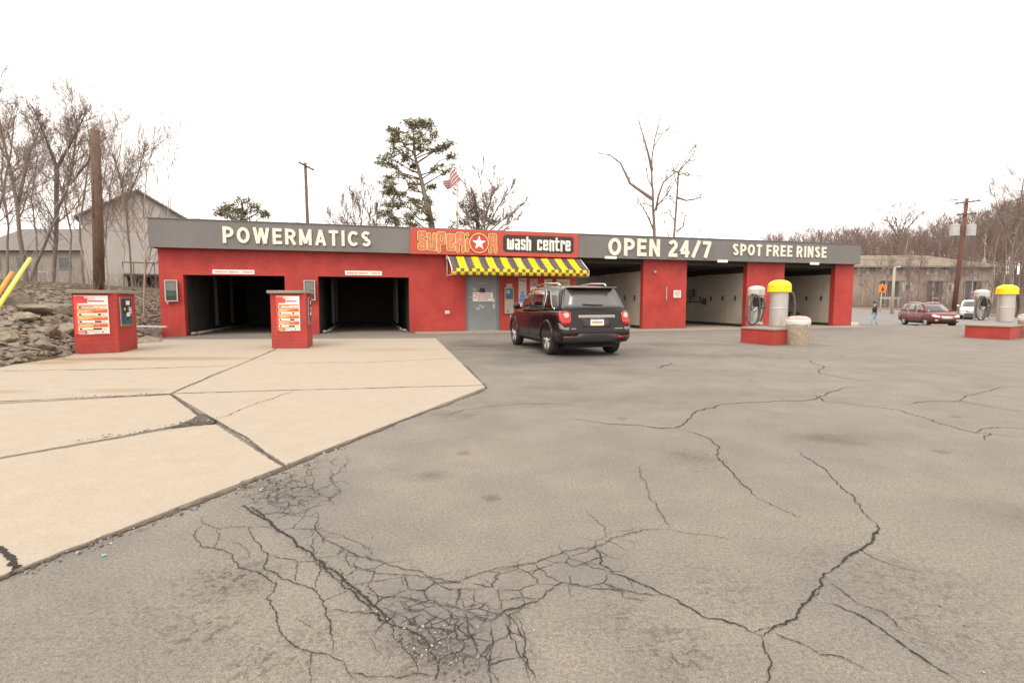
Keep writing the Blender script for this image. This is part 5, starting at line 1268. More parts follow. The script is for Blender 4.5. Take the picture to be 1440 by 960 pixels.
def photo_tree(seed, name, label, px, Y, r0, r1, tm, cm, extra=(), group=None, ground=None, dj=.25, **kw):
    rr = random.Random(seed)
    if group == LG: lo = lambda P: [(x, y if y > 260 else 260 - (260 - y)*.74) for x, y in P]; px = lo(px); extra = [(lo(p), a, b) for p, a, b in extra]
    loc, tp = rel(px, Y, dj, rr)
    gz = tz(loc[0], loc[1]) if ground is None else ground
    tp[0].z = gz - .15
    ex = []
    for pl, ra, rb in extra:
        b = Vector(loc); dy = 0; q = []
        side = rr.choice((-1, 1))
        for i, p in enumerate(pl): q.append(at(*p, Y + dy) - b); dy += side*rr.uniform(.1, .5)
        ex.append((q, ra, rb))
    return Tree(seed, **kw).build(tp, r0, r1, ex, thin=(.5 if group == LG else .7)).link(name, label, 'tree', loc, tm, cm, group)
LG = 'bare trees on the bank left of the car wash'
BK, TW, BP, TP, TF = M['bark'], M['twig'], M['barkpale'], M['twigpale'], M['twigfar']
ft = dict(twig=.0055, levels=4, kids=(12, 8, 5, 3), ang=(22, 50), up=.13)
photo_tree(11, 'bare_tree', 'dark bare tree at the far left edge with a curved trunk', [(38, 400), (28, 330), (20, 260), (8, 200), (-4, 120), (-6, 80)], 25, .22, .03, BK, TW, [([(24, 290), (42, 200), (60, 140)], .09, .02)], LG, **ft)
photo_tree(12, 'bare_tree', 'bare tree whose straight trunk forks high, left of the pole stub', [(76, 402), (78, 340), (80, 280), (80, 228)], 27, .17, .10, BK, TW, [([(80, 228), (68, 185), (58, 150), (45, 110)], .09, .02), ([(80, 228), (96, 190), (108, 160), (120, 125)], .09, .02)], LG, **ft)
photo_tree(13, 'bare_tree', 'bare tree with a thick trunk leaning right across the left bank', [(42, 402), (62, 345), (84, 290), (97, 260), (104, 205), (108, 150), (100, 110)], 29, .20, .03, BK, TW, [([(97, 260), (125, 215), (135, 165)], .08, .02)], LG, **ft)
photo_tree(14, 'bare_tree', 'tall bare tree right behind the pole stub', [(118, 400), (112, 320), (122, 240), (128, 180), (120, 120)], 30, .15, .02, BK, TW, (), LG, **ft)
photo_tree(15, 'bare_tree', 'bare tree arching over the grey gabled house', [(186, 396), (180, 320), (172, 260), (160, 205), (146, 165)], 33, .13, .02, BK, TW, [([(176, 290), (195, 235), (202, 195)], .06, .015)], LG, **ft)
photo_tree(16, 'birch_tree', 'slim white birch standing between the kiosk and the building', [(203, 456), (204, 380), (201, 300), (206, 240), (214, 190)], 20.5, .075, .015, BP, TP, (), LG, twig=.006, levels=3, kids=(12, 6, 4), ang=(18, 40), up=.18)
photo_tree(17, 'birch_tree', 'pale birch leaning left beside the pole stub', [(128, 404), (117, 360), (105, 320), (97, 285), (92, 230), (96, 180)], 26, .07, .015, BP, TP, (), LG, twig=.007, levels=3, kids=(9, 6, 4), up=.15, start=.4)
photo_tree(18, 'birch_tree', 'second leaning pale birch crossing behind the pole stub', [(131, 396), (120, 345), (111, 305), (103, 285), (110, 220), (118, 160)], 27, .06, .015, BP, TP, (), LG, twig=.007, levels=3, kids=(9, 6, 4), up=.15, start=.45)
photo_tree(19, 'birch_tree', 'thin pale sapling just right of the pole stub', [(155, 412), (148, 340), (142, 280), (150, 215), (160, 170)], 25, .055, .012, BP, TP, (), LG, twig=.006, levels=3, kids=(10, 6, 4), up=.18, ang=(18, 42))
photo_tree(20, 'birch_tree', 'thin pale sapling in front of the house steps', [(172, 412), (175, 350), (168, 300), (182, 240), (190, 190)], 25, .055, .012, BP, TP, (), LG, twig=.006, levels=3, kids=(10, 6, 4), up=.18, ang=(18, 42))
photo_tree(21, 'birch_tree', 'thin pale birch rising over the end of the grey fascia', [(233, 420), (234, 340), (238, 270), (234, 210), (240, 170)], 31, .06, .012, BP, TP, (), LG, twig=.007, levels=3, kids=(9, 6, 4), up=.2, ang=(18, 38))
photo_tree(22, 'bare_tree', 'bushy bare tree at the upper left corner behind the others', [(8, 396), (12, 320), (2, 240), (6, 160), (-12, 100)], 33, .16, .02, BK, TW, (), LG, **ft)
photo_tree(23, 'bare_tree', 'bare tree between the forked tree and the leaning tree', [(98, 398), (100, 330), (88, 270), (100, 200), (92, 140)], 36, .14, .02, BK, TW, (), LG, **ft)
photo_tree(24, 'bare_tree', 'bare tree behind the pale birches at the left', [(140, 396), (150, 320), (156, 260), (168, 200), (172, 150)], 38, .13, .02, BK, TW, (), LG, **ft)
photo_tree(25, 'bare_tree', 'bare tree at the left edge with many low limbs', [(-18, 402), (-14, 330), (4, 270), (14, 200), (20, 130)], 22, .14, .02, BK, TW, (), LG, **ft)
photo_tree(26, 'bare_tree', 'bare tree on the skyline left of the forked tree', [(50, 398), (52, 330), (44, 280), (52, 210), (44, 150)], 40, .15, .02, BK, TW, (), LG, **ft)
# brush on the bank
mb = MB(); rb = random.Random(3)
for _ in range(420):
    y = rb.uniform(16, 38); x = float(foot(y)) - rb.uniform(1.2, 9); z = tz(x, y); p = Vector((x, y, z - .05)); d = Vector((rb.gauss(0, .35), rb.gauss(0, .35), 1)).normalized(); L = rb.uniform(.4, 1.5)
    q = p + d*L*.5 + Vector((rb.gauss(0, .08), rb.gauss(0, .08), 0)); mb.tube([p, q, q + d*L*.5 + Vector((rb.gauss(0, .2), rb.gauss(0, .2), 0))], [.008, .006, .004], 3, cap=False)
o = mb.build('undergrowth', TW); tag(o, 'thin dead stalks and brush on the left bank', 'undergrowth', kind='stuff')

# trees behind the building
BG = 'trees rising behind the car wash roof'
t1 = dict(levels=3, kids=(5, 5, 4), ang=(25, 55), up=.06, twig=.010, start=.15)
photo_tree(31, 'bare_tree', 'tall bare tree with a forked top behind the OPEN lettering', [(919, 425), (920, 335), (919, 292), (918, 268), (916, 242), (917, 222), (920, 196), (930, 158)], 46, .40, .03, M['twigpale'], TP,
  [([(917, 240), (911, 214), (904, 190), (899, 172), (893, 158)], .14, .02), ([(917, 280), (900, 268), (886, 258), (873, 230), (858, 218), (836, 215)], .17, .02), ([(922, 296), (926, 275), (933, 256), (945, 246), (954, 240)], .12, .03), ([(916, 290), (906, 286), (892, 292)], .06, .01), ([(918, 209), (930, 190), (944, 176)], .05, .01)], BG, dj=.1, **t1)
photo_tree(32, 'bare_tree', 'smaller dead tree with snapped top right of the forked bare tree', [(947, 425), (947, 335), (950, 300), (952, 275), (954, 242)], 45, .22, .07, M['twigpale'], TP,
  [([(953, 278), (965, 282), (980, 280), (992, 275)], .10, .02), ([(951, 326), (961, 318), (963, 304), (978, 300)], .08, .015), ([(954, 242), (966, 228), (978, 212)], .06, .01), ([(954, 246), (966, 243), (975, 248), (986, 245)], .06, .01), ([(954, 243), (946, 240), (940, 247), (934, 252)], .05, .01), ([(952, 290), (946, 280), (940, 272)], .04, .01), ([(950, 310), (938, 298), (925, 305)], .05, .01), ([(955, 240), (966, 222), (976, 205)], .05, .01)], BG, dj=.1, **t1)
bush = dict(levels=3, kids=(10, 7, 6), ang=(15, 42), up=.08, twig=.011, start=.2)
photo_tree(33, 'bare_tree', 'bushy many-stemmed bare tree left of the tall pine', [(505, 425), (506, 340), (510, 300), (514, 268)], 44, .16, .03, BK, TF, [([(505, 370), (490, 320), (478, 285)], .08, .015), ([(506, 370), (528, 320), (537, 278)], .08, .015), ([(503, 380), (480, 330), (462, 300)], .07, .015), ([(508, 370), (520, 310), (522, 270)], .07, .015), ([(505, 350), (498, 310), (494, 272)], .07, .015), ([(508, 380), (538, 330), (555, 290)], .07, .015)], BG, **bush)
photo_tree(34, 'bare_tree', 'broad bare tree right of the flag', [(678, 425), (680, 340), (682, 300), (676, 262), (672, 236)], 42, .2, .02, BK, TF, [([(680, 330), (700, 292), (722, 262)], .09, .015), ([(680, 320), (690, 280), (694, 245)], .08, .015), ([(682, 330), (712, 305), (738, 284)], .08, .015), ([(680, 345), (706, 318), (730, 306)], .06, .015), ([(678, 340), (656, 300), (645, 268)], .06, .012), ([(679, 325), (662, 285), (652, 250)], .08, .015)], BG, **bush)

M['needle'] = simple('pine_needles', (.16, .152, .075), .8, .4, 1.2, spec=.2)
M['needle2'] = simple('spruce_needles', (.16, .132, .098), .85, .4, 1.5, spec=.2)
def needle_pad(mb, r, c, sx, sz, n, L):
    for _ in range(n):
        v = Vector((r.gauss(0, 1), r.gauss(0, 1), r.gauss(0, 1))); v.normalize(); q = r.random()**.5
        p = c + Vector((v.x*sx*q, v.y*sx*q, v.z*sz*q)); d = (v + Vector((r.gauss(0, .5), r.gauss(0, .5), r.gauss(.4, .5)))).normalized(); a, b = frame_of(d); w = a*math.cos(r.random()*3.1) + b*math.sin(r.random()*3.1); w = w*L*r.uniform(.07, .15); l = L*r.uniform(.6, 1.3)
        mb.tri(p - w, p + w, p + d*l)
def conifer(seed, label, px, Y, r0, pads, mat, L=.35, npad=70):
    rr = random.Random(seed); loc, tp = rel(px, Y, .08, rr); gz = 0.2; tp[0].z = gz - .2
    t = thing('pine_tree', label, 'tree', loc, 0, BG); tr = MB(); n = len(tp); tr.tube(tp, [r0*(1 - .85*i/(n-1)) for i in range(n)], 9, cap=False); cr = MB(); br = MB()
    b0 = Vector(loc)
    for (x, y, wpx, hpx) in pads:
        s = Y/720.0; dd = rr.gauss(0, 1.0)*wpx*s*.8; c = at(x, y, Y + dd) - b0
        xt = np.interp(c.z, [q.z for q in tp], [q.x for q in tp]); zt = c.z - .42*math.hypot(c.x - xt, dd) - .2
        for i in range(n-1):
            if tp[i].z <= zt <= tp[i+1].z: f = (zt - tp[i].z)/(tp[i+1].z - tp[i].z); root = tp[i].lerp(tp[i+1], f); break
        else: root = tp[-1]
        L_ = (c - root).length; jv = lambda: Vector((rr.gauss(0, .05), rr.gauss(0, .05), rr.gauss(0, .06)))*L_
        br.tube([root, root.lerp(c, .3) + jv() - Vector((0, 0, .04*L_)), root.lerp(c, .65) + jv() + Vector((0, 0, .03*L_)), c], [max(.03, r0*.26), .055, .04, .02], 5, cap=False)
        k = max(4, int(wpx*hpx/11))
        for _ in range(k):
            cc_ = c + Vector((rr.uniform(-1, 1)*wpx*s, rr.uniform(-1, 1)*wpx*s*.8, rr.gauss(0, .5)*hpx*s)); br.tube([c.lerp(root, .15), cc_], [.025, .012], 3, cap=False)
            needle_pad(cr, rr, cc_, .34*rr.uniform(.5, 1.4), .17*rr.uniform(.6, 1.4), int(npad*.62), L)
    br.v and tr.v.extend([]); tk = tr.build('trunk', BK, t); br.build('branch', BK, t); cr.build('crown', mat, t); return t
PADS = [(586, 176, 16, 8), (570, 186, 14, 9), (600, 178, 10, 8), (556, 198, 12, 8), (578, 200, 14, 7), (602, 196, 14, 9), (548, 186, 5, 6), (612, 208, 8, 5), (596, 212, 8, 5), (560, 214, 12, 9), (545, 222, 9, 6), (572, 222, 9, 6), (632, 206, 5, 4), (622, 210, 8, 5), (634, 222, 6, 3),
        (550, 232, 14, 5), (536, 228, 6, 4), (572, 236, 12, 4), (630, 238, 11, 6), (614, 238, 8, 4), (548, 250, 10, 5), (566, 246, 10, 5), (546, 266, 12, 9), (560, 272, 14, 10), (580, 264, 12, 6), (556, 288, 14, 8), (580, 284, 12, 6), (600, 282, 10, 5), (548, 302, 12, 7), (570, 304, 14, 7), (592, 296, 12, 6), (556, 314, 10, 6), (604, 310, 8, 8), (578, 316, 12, 5), (606, 262, 5, 4)]
conifer(41, 'tall wind-shaped pine leaning left above the red shop sign', [(616, 425), (608, 322), (602, 292), (596, 270), (593, 255), (588, 236), (584, 222), (582, 200), (580, 178)], 40, .27, PADS, M['needle'], .30, 74)
conifer(42, 'low rounded green pine peeping over the grey fascia at the left', [(341, 425), (340, 320), (341, 292), (340, 282)], 38, .2, [(322, 290, 9, 6), (340, 286, 10, 5), (356, 290, 8, 6), (330, 298, 10, 5), (350, 299, 12, 5), (366, 297, 7, 5), (314, 296, 6, 4), (340, 306, 18, 4), (370, 304, 6, 4), (312, 302, 6, 3)], M['needle'], .28, 70)
conifer(43, 'dark brownish spruce below the flag', [(672, 425), (672, 320), (668, 280), (662, 262)], 43, .25, [(664, 276, 6, 5), (668, 288, 12, 6), (660, 300, 12, 7), (680, 298, 12, 7), (670, 308, 16, 7), (652, 314, 12, 5), (690, 314, 12, 6), (640, 318, 8, 4)], M['needle2'], .34, 38)

# the wood on the rise beyond the road
def wood_proto(seed, h, **kw):
    rr = random.Random(seed); lean = Vector((rr.gauss(0, .05), rr.gauss(0, .05), 1)); P = [Vector((0, 0, -.4))] + [Vector((lean.x*h*f + rr.gauss(0, .15), lean.y*h*f + rr.gauss(0, .15), h*f)) for f in (.25, .5, .75, 1)]
    a = dict(twig=.016, levels=3, kids=(13, 7, 4), ang=(20, 48), up=.12, start=.22); a.update(kw); return Tree(seed, **a).build(P, h*.0085, .03)
WG = 'bare trees of the wood beyond the road'
wr = random.Random(77); protos = []
for i in range(6):
    t = wood_proto(200 + i, 15 + 1.2*(i % 3), start=.18 + .08*(i % 3)); protos.append(t)
roots = []
spots = []
for _ in range(4000):
    if len(spots) >= 64: break
    Y = wr.uniform(84, 118); a = wr.uniform(.36, 1.12); x = a*Y
    if a < .62 and Y < 92: continue
    if 50 < x < 80 and Y < 94: continue
    if all((x - q[0])**2 + (Y - q[1])**2 > 9 for q in spots): spots.append((x, Y))
for i, (x, Y) in enumerate(spots):
    k = i % 6; a = x/Y
    want = np.interp(a, [.36, .5, .62, .78, .82, .95, 1.05], [345, 334, 322, 322, 318, 282, 262]) + wr.gauss(0, 8)   # skyline of the photo
    gz = tz(x, Y); h = (423 - want)*Y/720 + 1.3 - gz; sc = max(.45, h/(17.5 + 1.2*(k % 3)))
    lab = 'bare grey-brown tree of the wood beyond the road'
    if k >= len(roots):
        r = protos[k].link('wood_tree', lab, 'tree', (x, Y, gz), BK, TF, WG); r.scale = (sc, sc, sc); r.rotation_euler = (0, 0, wr.random()*6); roots.append(r)
    else: copy_thing(roots[k], (x, Y, gz), wr.random()*6.28, sc)
# pale trunks standing out of the wood
for i, (px, top, Y) in enumerate([(1270, 330, 84), (1316, 322, 96), (1330, 315, 97), (1352, 320, 98), (1395, 330, 70), (1410, 340, 66), (1365, 345, 96), (1250, 340, 96), (1212, 372, 72), (1380, 320, 84), (1422, 350, 62)]):
    p = at(px, 430, Y); gz = tz(p.x, Y); h = at(px, top, Y).z - gz
    if i == 0: pt0 = Tree(301, twig=.014, levels=2, kids=(12, 7), ang=(18, 42), up=.16, start=.3).build([(0, 0, -.3), (.1, 0, 4), (-.1, .1, 8), (.2, 0, 12)], .12, .02).link('birch_tree', 'pale slim birch trunk in the wood beyond the road', 'tree', (p.x, Y, gz), BP, TP, 'pale birches of the wood'); pt0.scale = (h/12,)*3
    else: copy_thing(pt0, (p.x, Y, gz), wr.random()*6.28, h/12)
# named trees on the right
photo_tree(51, 'bare_tree', 'round-topped bare tree on the skyline over the apartment roof', [(1262, 420), (1264, 340), (1266, 318), (1268, 296)], 105, .42, .05, BK, TF, [([(1264, 335), (1250, 312), (1242, 298)], .2, .03), ([(1265, 335), (1284, 312), (1296, 298)], .2, .03), ([(1265, 330), (1258, 305), (1256, 292)], .16, .03), ([(1266, 330), (1276, 305), (1282, 292)], .16, .03)], None, levels=3, kids=(10, 6, 4), twig=.02, ang=(18, 45), up=.06)
photo_tree(52, 'bare_tree', 'small dark bare tree by the road right of the last pillar', [(1228, 440), (1229, 405), (1232, 380), (1236, 360)], 62, .16, .02, BK, TW, [([(1229, 415), (1216, 395), (1208, 380)], .06, .015), ([(1230, 405), (1246, 385), (1252, 370)], .06, .015)], None, levels=3, kids=(8, 6, 4), twig=.012)
photo_tree(53, 'bare_tree', 'bare tree leaning right in front of the apartment building', [(1318, 438), (1324, 415), (1332, 395), (1345, 375)], 66, .14, .02, BK, TW, [([(1322, 420), (1308, 400), (1300, 380)], .06, .015)], None, levels=3, kids=(8, 6, 4), twig=.012)
photo_tree(54, 'bare_tree', 'big bare tree at the right edge above the yellow lid', [(1424, 430), (1420, 380), (1428, 320), (1438, 262), (1446, 230)], 60, .3, .03, BK, TF, [([(1424, 350), (1405, 300), (1396, 262)], .12, .02), ([(1426, 330), (1452, 280), (1460, 250)], .12, .02)], None, levels=3, kids=(11, 7, 5), twig=.014)
photo_tree(55, 'bare_tree', 'bare tree left of the transformer pole against the sky', [(1352, 430), (1340, 360), (1332, 320), (1328, 298)], 92, .28, .03, BK, TF, [([(1338, 345), (1350, 310), (1356, 290)], .12, .02)], None, levels=3, kids=(11, 7, 4), twig=.018)
# far part of the wood, one mass
base = [wood_proto(400 + i, 14, levels=2, kids=(16, 8), twig=.03) for i in range(3)]; V, F = [], []; n0 = 0
Bv = []; 
for b in base:
    v = np.array(b.trunk.v + b.crown.v); f = [q for q in b.trunk.f] + [[i + len(b.trunk.v) for i in q] for q in b.crown.f]; Bv.append((v, np.array(f)))
VV_, FF_ = [], []
for i in range(300):
    Y = wr.uniform(112, 175); a = wr.uniform(.30, 1.15); x = a*Y; gz = tz(x, Y)
    want = np.interp(a, [.30, .45, .5, .62, .78, .82, .95, 1.1], [352, 342, 334, 322, 320, 316, 284, 264]) + wr.gauss(0, 6); h = (423 - want)*Y/720 + 1.3 - gz; sc = max(.4, h/17.0)
    v, f = Bv[i % 3]; t = wr.random()*6.28; c, s = math.cos(t), math.sin(t); VV_.append(np.stack([(v[:, 0]*c - v[:, 1]*s)*sc + x, (v[:, 0]*s + v[:, 1]*c)*sc + Y, v[:, 2]*sc + gz], -1)); FF_.append(f + n0); n0 += len(v)
me = bpy.data.meshes.new('woods'); me.from_pydata(np.concatenate(VV_).tolist(), [], np.concatenate(FF_).tolist()); me.materials.append(TF); o = bpy.data.objects.new('woods', me); COL.objects.link(o)
tag(o, 'distant mass of bare grey-brown woodland on the rise', 'woods', kind='stuff')
for i in range(13):
    Y = wr.uniform(63, 77); x = at(wr.uniform(1205, 1400), 430, Y).x; k = wr.randrange(6)
    if x < 47.2: continue
    copy_thing(roots[k], (x, Y, tz(x, Y)), wr.random()*6.28, wr.uniform(.32, .55), 'thin bare tree screening the apartment building')['group'] = 'thin trees in front of the apartment building'
# scrub in front of the apartments
mb = MB()
for _ in range(900):
    y = rb.uniform(58, 79); x = 46.6 + rb.random()**1.5*26; z = tz(x, y); p = Vector((x, y, z - .1)); d = Vector((rb.gauss(0, .3), rb.gauss(0, .3), 1)).normalized(); L = rb.uniform(.6, 2.6)
    q = p + d*L*.5; mb.tube([p, q, q + d*L*.5 + Vector((rb.gauss(0, .35), rb.gauss(0, .35), 0))], [.02, .016, .010], 3, cap=False)
o = mb.build('undergrowth', TF); tag(o, 'bare scrub along the far side of the road', 'undergrowth', kind='stuff')

# ------------------------------------------------------------------ rocks on the bank
M['rock'] = simple('bank_rock', (.205, .168, .130), .9, .5, 1.4, bump=.6, bscale=12)
M['rock2'] = simple('bank_rock_tan', (.27, .225, .168), .9, .4, 2.0, bump=.6, bscale=12)
def rock_mesh(seed, mat):
    r = random.Random(seed); bm = bmesh.new(); bmesh.ops.create_icosphere(bm, subdivisions=2, radius=1)
    pl = [(Vector((r.gauss(0, 1), r.gauss(0, 1), r.gauss(0, 1))).normalized(), r.uniform(.45, .8)) for _ in range(9)]
    for v in bm.verts:
        for nrm, dd in pl:
            q = v.co.dot(nrm)
            if q > dd: v.co -= nrm*(q - dd)
        v.co += Vector((r.gauss(0, .02), r.gauss(0, .02), r.gauss(0, .02)))
    me = bpy.data.meshes.new('rock'); bm.to_mesh(me); bm.free(); me.materials.append(mat); return me
RK = [rock_mesh(i, M['rock'] if i % 3 else M['rock2']) for i in range(8)]
def rock(p, s, flat, i, label='rough grey-brown rock among the riprap of the left bank'):
    o = bpy.data.objects.new('rock', RK[i % 8]); COL.objects.link(o); o.location = p; o.scale = (s*rb.uniform(.8, 1.5), s*rb.uniform(.7, 1.2), s*flat); o.rotation_euler = (rb.uniform(-.3, .3), rb.uniform(-.3, .3), rb.random()*6.28)
    return tag(o, label, 'rock', 'rocks of the left bank')
bigs = [((50, 490), .62, .35, 'long flat tan slab of rock left of the rocky kiosk'), ((80, 485), .45, .5, 'tan wedge rock just left of the rocky kiosk'), ((70, 497), .42, .4, 'blue-grey rock at the slab edge left of the kiosk'), ((35, 496), .40, .4, 'pale capped rock at the edge of the concrete'), ((28, 488), .38, .9, 'dark upright rock on the left bank'), ((5, 492), .45, .6, 'grey boulder at the left edge of the picture'), ((95, 492), .40, .5, 'tan rock touching the kiosk base'), ((8, 506), .3, .5, 'small pale rock by the slab at the left edge'), ((212, 482), .42, .6, 'rounded tan rock between kiosk and building'), ((205, 474), .4, .5, 'grey rock behind the white plank')]
for i, ((x, y), s, fl, lab) in enumerate(bigs): p = G(x, y); rock((p.x - .1, p.y + .1, tz(p.x - .1, p.y + .1) + .05), s, fl, i, lab)
k = 0
while k < 240:
    y = rb.uniform(9.5, 27); d = abs(rb.gauss(0, 2.2)) + .1; x = float(foot(y)) - d
    if d > 8: continue
    s = rb.uniform(.10, .30)*max(.4, 1 - .18*d); rock((x, y, tz(x, y) + s*.1), s, rb.uniform(.3, .6), k); k += 1
vs, fs = [], []; n0 = 0
for _ in range(4200):
    y = rb.uniform(9, 32); d = abs(rb.gauss(0, 2.1)); x = float(foot(y)) - d
    me = RK[rb.randrange(8)]
    s = rb.uniform(.04, .14); t = rb.random()*6.28; c, sn = math.cos(t), math.sin(t)
    v = ROCKV.setdefault(me.name, (np.array([q.co[:] for q in me.vertices]), np.array([list(p.vertices) for p in me.polygons]))) if 'ROCKV' in globals() else None
    if v is None: ROCKV = {}; v = ROCKV.setdefault(me.name, (np.array([q.co[:] for q in me.vertices]), np.array([list(p.vertices) for p in me.polygons])))
    P, f = v; vs.append(np.stack([(P[:, 0]*c - P[:, 1]*sn)*s*1.3 + x, (P[:, 0]*sn + P[:, 1]*c)*s + y, P[:, 2]*s*.55 + tz(x, y) + .01], -1)); fs.append(f + n0); n0 += len(P)
me = bpy.data.meshes.new('rubble'); me.from_pydata(np.concatenate(vs).tolist(), [], np.concatenate(fs).tolist()); me.materials.append(M['rock']); o = bpy.data.objects.new('rubble', me); COL.objects.link(o); tag(o, 'small broken stones filling the left bank', 'rubble', kind='stuff')
p = G(200, 478); q = at(183, 459.5, 17.2); q2 = at(222, 459, 17.8)
mb = MB(); mb.box(-.75, .75, -.1, .1, -.03, .03); t = mb.build('plank', M['posterw'], bevel=.01); t.location = ((q.x + q2.x)/2 - .1, 17.6, (q.z + q2.z)/2); t.rotation_euler = (0, .02, .12); tag(t, 'white plank lying on the rocks between kiosk and building', 'plank')
b = at(217, 474, 18.0); t = thing('bucket', 'pinkish grey bucket among the rocks beside the building corner', 'bucket', (b.x, b.y, max(.05, tz(b.x, b.y)))); mb = MB(); mb.lathe([(.12, 0), (.155, .33), (.165, .33), (.165, .36), (.15, .36)], 18); mb.build('pail', simple('pinkish_plastic', (.33, .27, .26), .6, .15, 6), t); mb = MB(); mb.tube([(-.16, 0, .34), (-.1, -.14, .28), (.1, -.14, .28), (.16, 0, .34)], .006, 5); mb.build('handle', M['steel'], t)

# ------------------------------------------------------------------ poles, wires, flag
tp_ = at(137, 405, 24)
t = thing('pole_stub', 'thick weathered wooden pole with cut top on the left bank', 'utility pole', (tp_.x, 24, tz(tp_.x, 24)))
topz = at(133, 183, 24).z - tz(tp_.x, 24); mb = MB(); tt = at(133.5, 183, 24).x - tp_.x; mb.tube([(.06, 0, -.5), (.06 + tt*.5, 0, topz*.5), (tt, 0, topz)], [.225, .205, .18], 14); mb.build('shaft', M['wood'], t)
mb = MB(); mb.tube([(tt*.5 + .03, -.24, topz*.45), (tt*.78 + .02, -.225, topz*.75)], .012, 5); mb.build('conduit', M['wire'], t)
def guy(label, a, Ya, b, Yb, g0, g1, r, mat):
    A_, B_ = at(*a, Ya), at(*b, Yb); t = thing('guy_wire', label, 'guy wire', A_, 0, 'guy wires of the pole stub')
    mb = MB(); mb.tube([(0, 0, 0), B_ - A_], .012, 5); mb.build('cable', M['wire'], t)
    mb = MB(); mb.tube([(B_ - A_)*g0, (B_ - A_)*g1], r, 10); mb.build('guard_sleeve', mat, t)
guy('guy wire with a bright yellow plastic guard at the left edge', (-30, 473), 11.5, (131, 229), 24, -.02, .285, .052, simple('guard_yellow', (.66, .60, .09), .5, .1, 4))
guy('guy wire with an orange plastic guard at the left edge', (-36, 465), 12.0, (131, 209), 24, -.02, .193, .055, simple('guard_orange', (.75, .30, .01), .5, .1, 4))
def crossarm(mb, z, w, ax=Vector((1, 0, 0))):
    a = ax.normalized(); mb.box(-w, w, -.06, .06, z - .06, z + .06, 0, Matrix.Rotation(math.atan2(a.y, a.x), 4, 'Z'))
b = at(437, 425, 52); t = thing('utility_pole', 'slim wooden utility pole with one crossarm behind the left fascia', 'utility pole', (b.x, 52, .2)); h = at(435, 229, 52).z - .2
mb = MB(); mb.tube([(0, 0, -.5), (-.12, 0, h)], [.19, .14], 10); mb.build('shaft', M['wood'], t); mb = MB(); crossarm(mb, h - .35, 1.5, Vector((.1, 1, 0))); mb.build('crossarm', M['wood'], t)
ins = MB(); 
for k in (-.9, -.4, .4, .9): a = Vector((.1, 1, 0)).normalized()*k*1.5; ins.lathe([(.03, 0), (.06, .08), (.02, .2)], 8, (a.x, a.y, h - .28))
ins.build('insulator', M['steel'], t)
o = MB().box(-.5, .5, -.05, .05, h - 2.4, h - 2.32).build('bracket', M['steel'], t)
for k in (-.45, .45): MB().lathe([(.06, 0), (.05, .25)], 8, (k, 0, h - 2.319)).build('insulator', M['steel'], o)
b = at(1341, 436, 56); gz = tz(b.x, 56); t = thing('utility_pole', 'leaning red-brown utility pole with two crossarms and transformers', 'utility pole', (b.x, 56, gz)); tip = at(1360, 279, 56) - Vector((b.x, 56, gz))
mb = MB(); mb.tube([(0, 0, -.5), tip*.5, tip], [.24, .2, .15], 12); mb.build('shaft', M['woodred'], t)
for f, w in ((.965, 1.35), (.86, 1.0)):
    p = tip*f; mb = MB(); mb.box(-w, w, -.24, -.12, -.07, .07); o = mb.build('crossarm', M['wood'], t, loc=p); o.rotation_euler = (0, -.12 if f > .9 else -.07, 0); ins = MB()
    for k in (-.85, -.4, .4, .85): ins.lathe([(.03, .07), (.07, .15), (.02, .26)], 8, (k*w, -.18, 0))
    ins.build('insulator', M['steel'], o)
for px, py, w in ((1342.5, 324, 1), (1365.5, 324, 1)):
    p = at(px, py, 55.5) - Vector((b.x, 56, gz)); mb = MB(); mb.lathe([(.30, -.62), (.42, -.58), (.42, .48), (.44, .5), (.44, .56), (.3, .62), (.05, .66)], 18, p); o = mb.build('transformer', simple('transformer_grey', (.42, .41, .40), .5, .1, 3), t)
    ins = MB(); ins.lathe([(.04, .6), (.07, .7), (.03, .9)], 8, (p.x - .15, p.y, p.z)); ins.lathe([(.04, .6), (.07, .7), (.03, .9)], 8, (p.x + .15, p.y, p.z)); ins.build('bushing', M['steel'], o)
    q = tip*.62; mb.tube
    mb = MB(); mb.tube([p, Vector((tip.x*((p.z)/tip.z), tip.y, p.z))], .06, 6); mb.build('bracket', M['wood'], o)
def wire(label, a, Ya, b_, Yb, sag=.4, r=.012, n=14):
    A_, B_ = at(*a, Ya), at(*b_, Yb); mb = MB(); mb.tube([A_.lerp(B_, i/n) - Vector((0, 0, 4*sag*(i/n)*(1 - i/n))) for i in range(n+1)], r, 4, cap=False)
    o = mb.build('power_line', M['wire']); return tag(o, label, 'power line')
wire('upper power line leaving the transformer pole leftwards across the sky', (1347, 281), 56, (1050, 290), 120, .9, .022)
wire('second power line leaving the transformer pole leftwards', (1372, 279), 56, (1070, 284), 122, .6, .022)
wire('low cable from behind the fascia to the transformer pole', (1198, 364), 50, (1347, 357), 56, .35, .025)
wire('low cable falling right from the transformer pole', (1349, 357), 56, (1452, 374), 40, .3, .022)
wire('lower cable falling right from the transformer pole to the edge', (1348, 364), 56, (1452, 388), 41, .3, .018)
wire('power line running right from the top of the transformer pole', (1372, 279), 56, (1452, 310), 44, .4, .016)
wire('cable crossing in front of the gabled house at the left', (-20, 301), 38, (210, 306), 44, .3, .016)
wire('lower cable crossing in front of the gabled house', (130, 321), 40, (215, 326), 44, .15, .014)
wire('cable running just above the left fascia', (240, 303), 44, (437, 312), 52, .3, .016)
wire('cable running from the slim pole toward the pine', (437, 308), 52, (600, 315), 60, .3, .018)
wire('thin line from the slim pole past the bushy tree', (437, 272), 52, (560, 296), 64, .4, .018)
